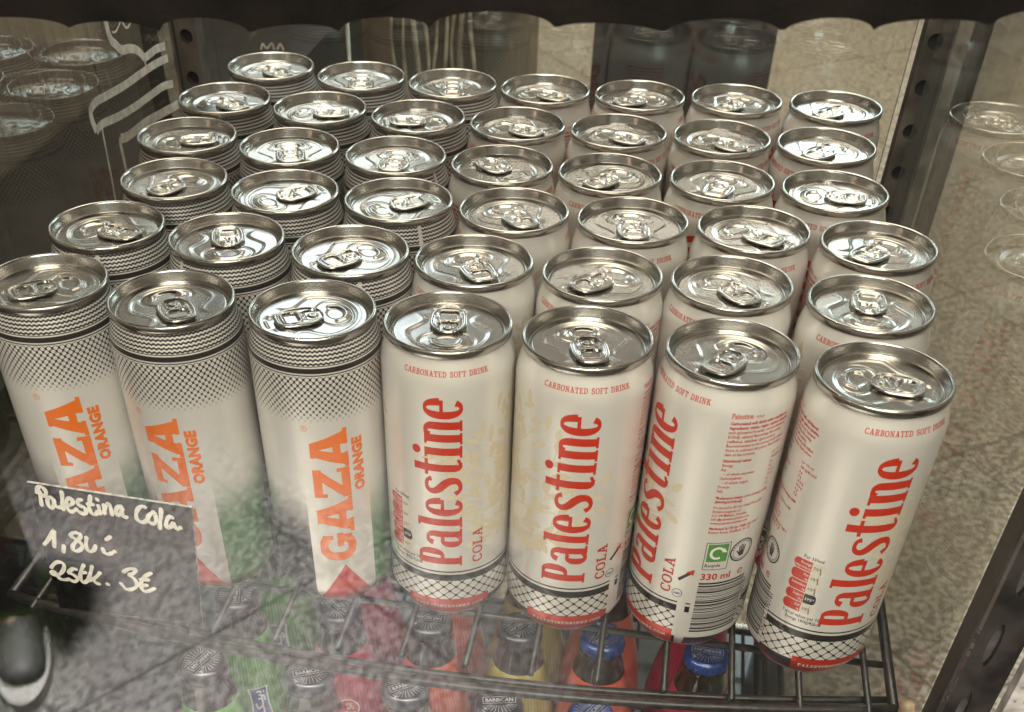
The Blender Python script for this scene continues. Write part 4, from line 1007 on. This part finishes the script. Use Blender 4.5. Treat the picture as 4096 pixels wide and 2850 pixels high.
for sx in (-1, 1):
    b = len(J); J += [((sx * .19, -.01, 1.40), .062), ((sx * .235, -.02, 1.12), .045), ((sx * .225, .06, .88), .030), ((sx * .22, .075, .82), (.040, .022))]
    Ed += [(2, b), (b, b + 1), (b + 1, b + 2), (b + 2, b + 3)]
    for k in range(4):
        f = len(J); x0 = sx * .22; yk = .048 + k * .019; ln = (.066, .078, .074, .058)[k]
        J += [((x0, yk + .003, .785), .0095), ((x0 - sx * .006, yk + .006, .785 - ln * .5), .0085), ((x0 - sx * .018, yk + .006, .785 - ln), .007)]
        Ed += [(b + 3, f), (f, f + 1), (f + 1, f + 2)]
    f = len(J); J += [((sx * .212, .112, .80), .0105), ((sx * .205, .126, .765), .0085)]; Ed += [(b + 3, f), (f, f + 1)]
    b = len(J); J += [((sx * .10, 0, .88), .085), ((sx * .105, .015, .50), .055), ((sx * .105, -.01, .09), .040), ((sx * .11, .09, .035), (.036, .028))]
    Ed += [(0, b), (b, b + 1), (b + 1, b + 2), (b + 2, b + 3)]
skin_mesh('body', J, Ed, M_SKIN, t)
J = [((0, 0, 1.0), (.165, .125)), ((0, 0, .90), (.17, .13))]; Ed = [(0, 1)]
for sx in (-1, 1):
    b = len(J); J += [((sx * .10, .0, .82), .100), ((sx * .107, .018, .50), .078), ((sx * .108, .0, .28), .072), ((sx * .110, .0, .10), .072), ((sx * .112, .005, .065), .074)]
    Ed += [(1, b), (b, b + 1), (b + 1, b + 2), (b + 2, b + 3), (b + 3, b + 4)]
skin_mesh('trousers', J, Ed, M_CLOTH, t)
J = [((0, 0, .95), (.19, .145)), ((0, 0, 1.15), (.175, .14)), ((0, -.01, 1.36), (.19, .145)), ((0, 0, 1.47), .075)]; Ed = [(0, 1), (1, 2), (2, 3)]
for sx in (-1, 1):
    b = len(J); J += [((sx * .20, -.01, 1.39), .082), ((sx * .24, -.02, 1.12), .064), ((sx * .228, .055, .90), .050)]; Ed += [(2, b), (b, b + 1), (b + 1, b + 2)]
skin_mesh('jacket', J, Ed, M_JACK, t)
skin_mesh('hair', [((0, -.015, 1.66), (.075, .08)), ((0, .0, 1.735), (.078, .088)), ((0, .035, 1.775), (.060, .055))], [(0, 1), (1, 2)], M_HAIR, t)
for sx in (-1, 1):
    s = skin_mesh('shoe', [((sx * .112, -.045, .060), (.046, .044)), ((sx * .112, .04, .052), (.047, .040)), ((sx * .114, .13, .042), (.050, .030)), ((sx * .115, .20, .036), (.042, .022))], [(0, 1), (1, 2), (2, 3)], M_SHOE, t)
    m = MB(); out = [(sx * .113 + .052 * cos(2 * pi * k / 28) * (1 + .12 * sin(2 * pi * k / 28)), .075 + .165 * sin(2 * pi * k / 28)) for k in range(28)]
    lo = [(x, y, 0) for x, y in out]; hi = [(x, y, .026) for x, y in out]
    m.face(lo[::-1]); m.face(hi)
    for k in range(28): m.face([lo[k], lo[(k + 1) % 28], hi[(k + 1) % 28], hi[k]])
    m.build('sole', M_SOLE, s, smooth=False)
# face
def blob(name, p, r, mat, parent):
    bm = bmesh.new(); bmesh.ops.create_uvsphere(bm, u_segments=12, v_segments=8, radius=1); me = bpy.data.meshes.new(name); bm.to_mesh(me); bm.free(); me.materials.append(mat); me.shade_smooth()
    o = bpy.data.objects.new(name, me); C.objects.link(o); o.location = p; o.scale = r; o.parent = parent; return o
M_EYE = plain('eye_white', (.7, .68, .64), .2, 0, .05, 60); M_LIP = plain('lips', (.35, .14, .12), .5, 0, .1, 60)
for sx in (-1, 1):
    blob('eye', (sx * .033, .118, 1.665), (.013, .010, .010), M_EYE, t); blob('ear', (sx * .082, .025, 1.655), (.012, .022, .034), M_SKIN, t)
blob('nose', (0, .126, 1.635), (.013, .018, .022), M_SKIN, t); blob('mouth', (0, .117, 1.597), (.026, .009, .009), M_LIP, t)
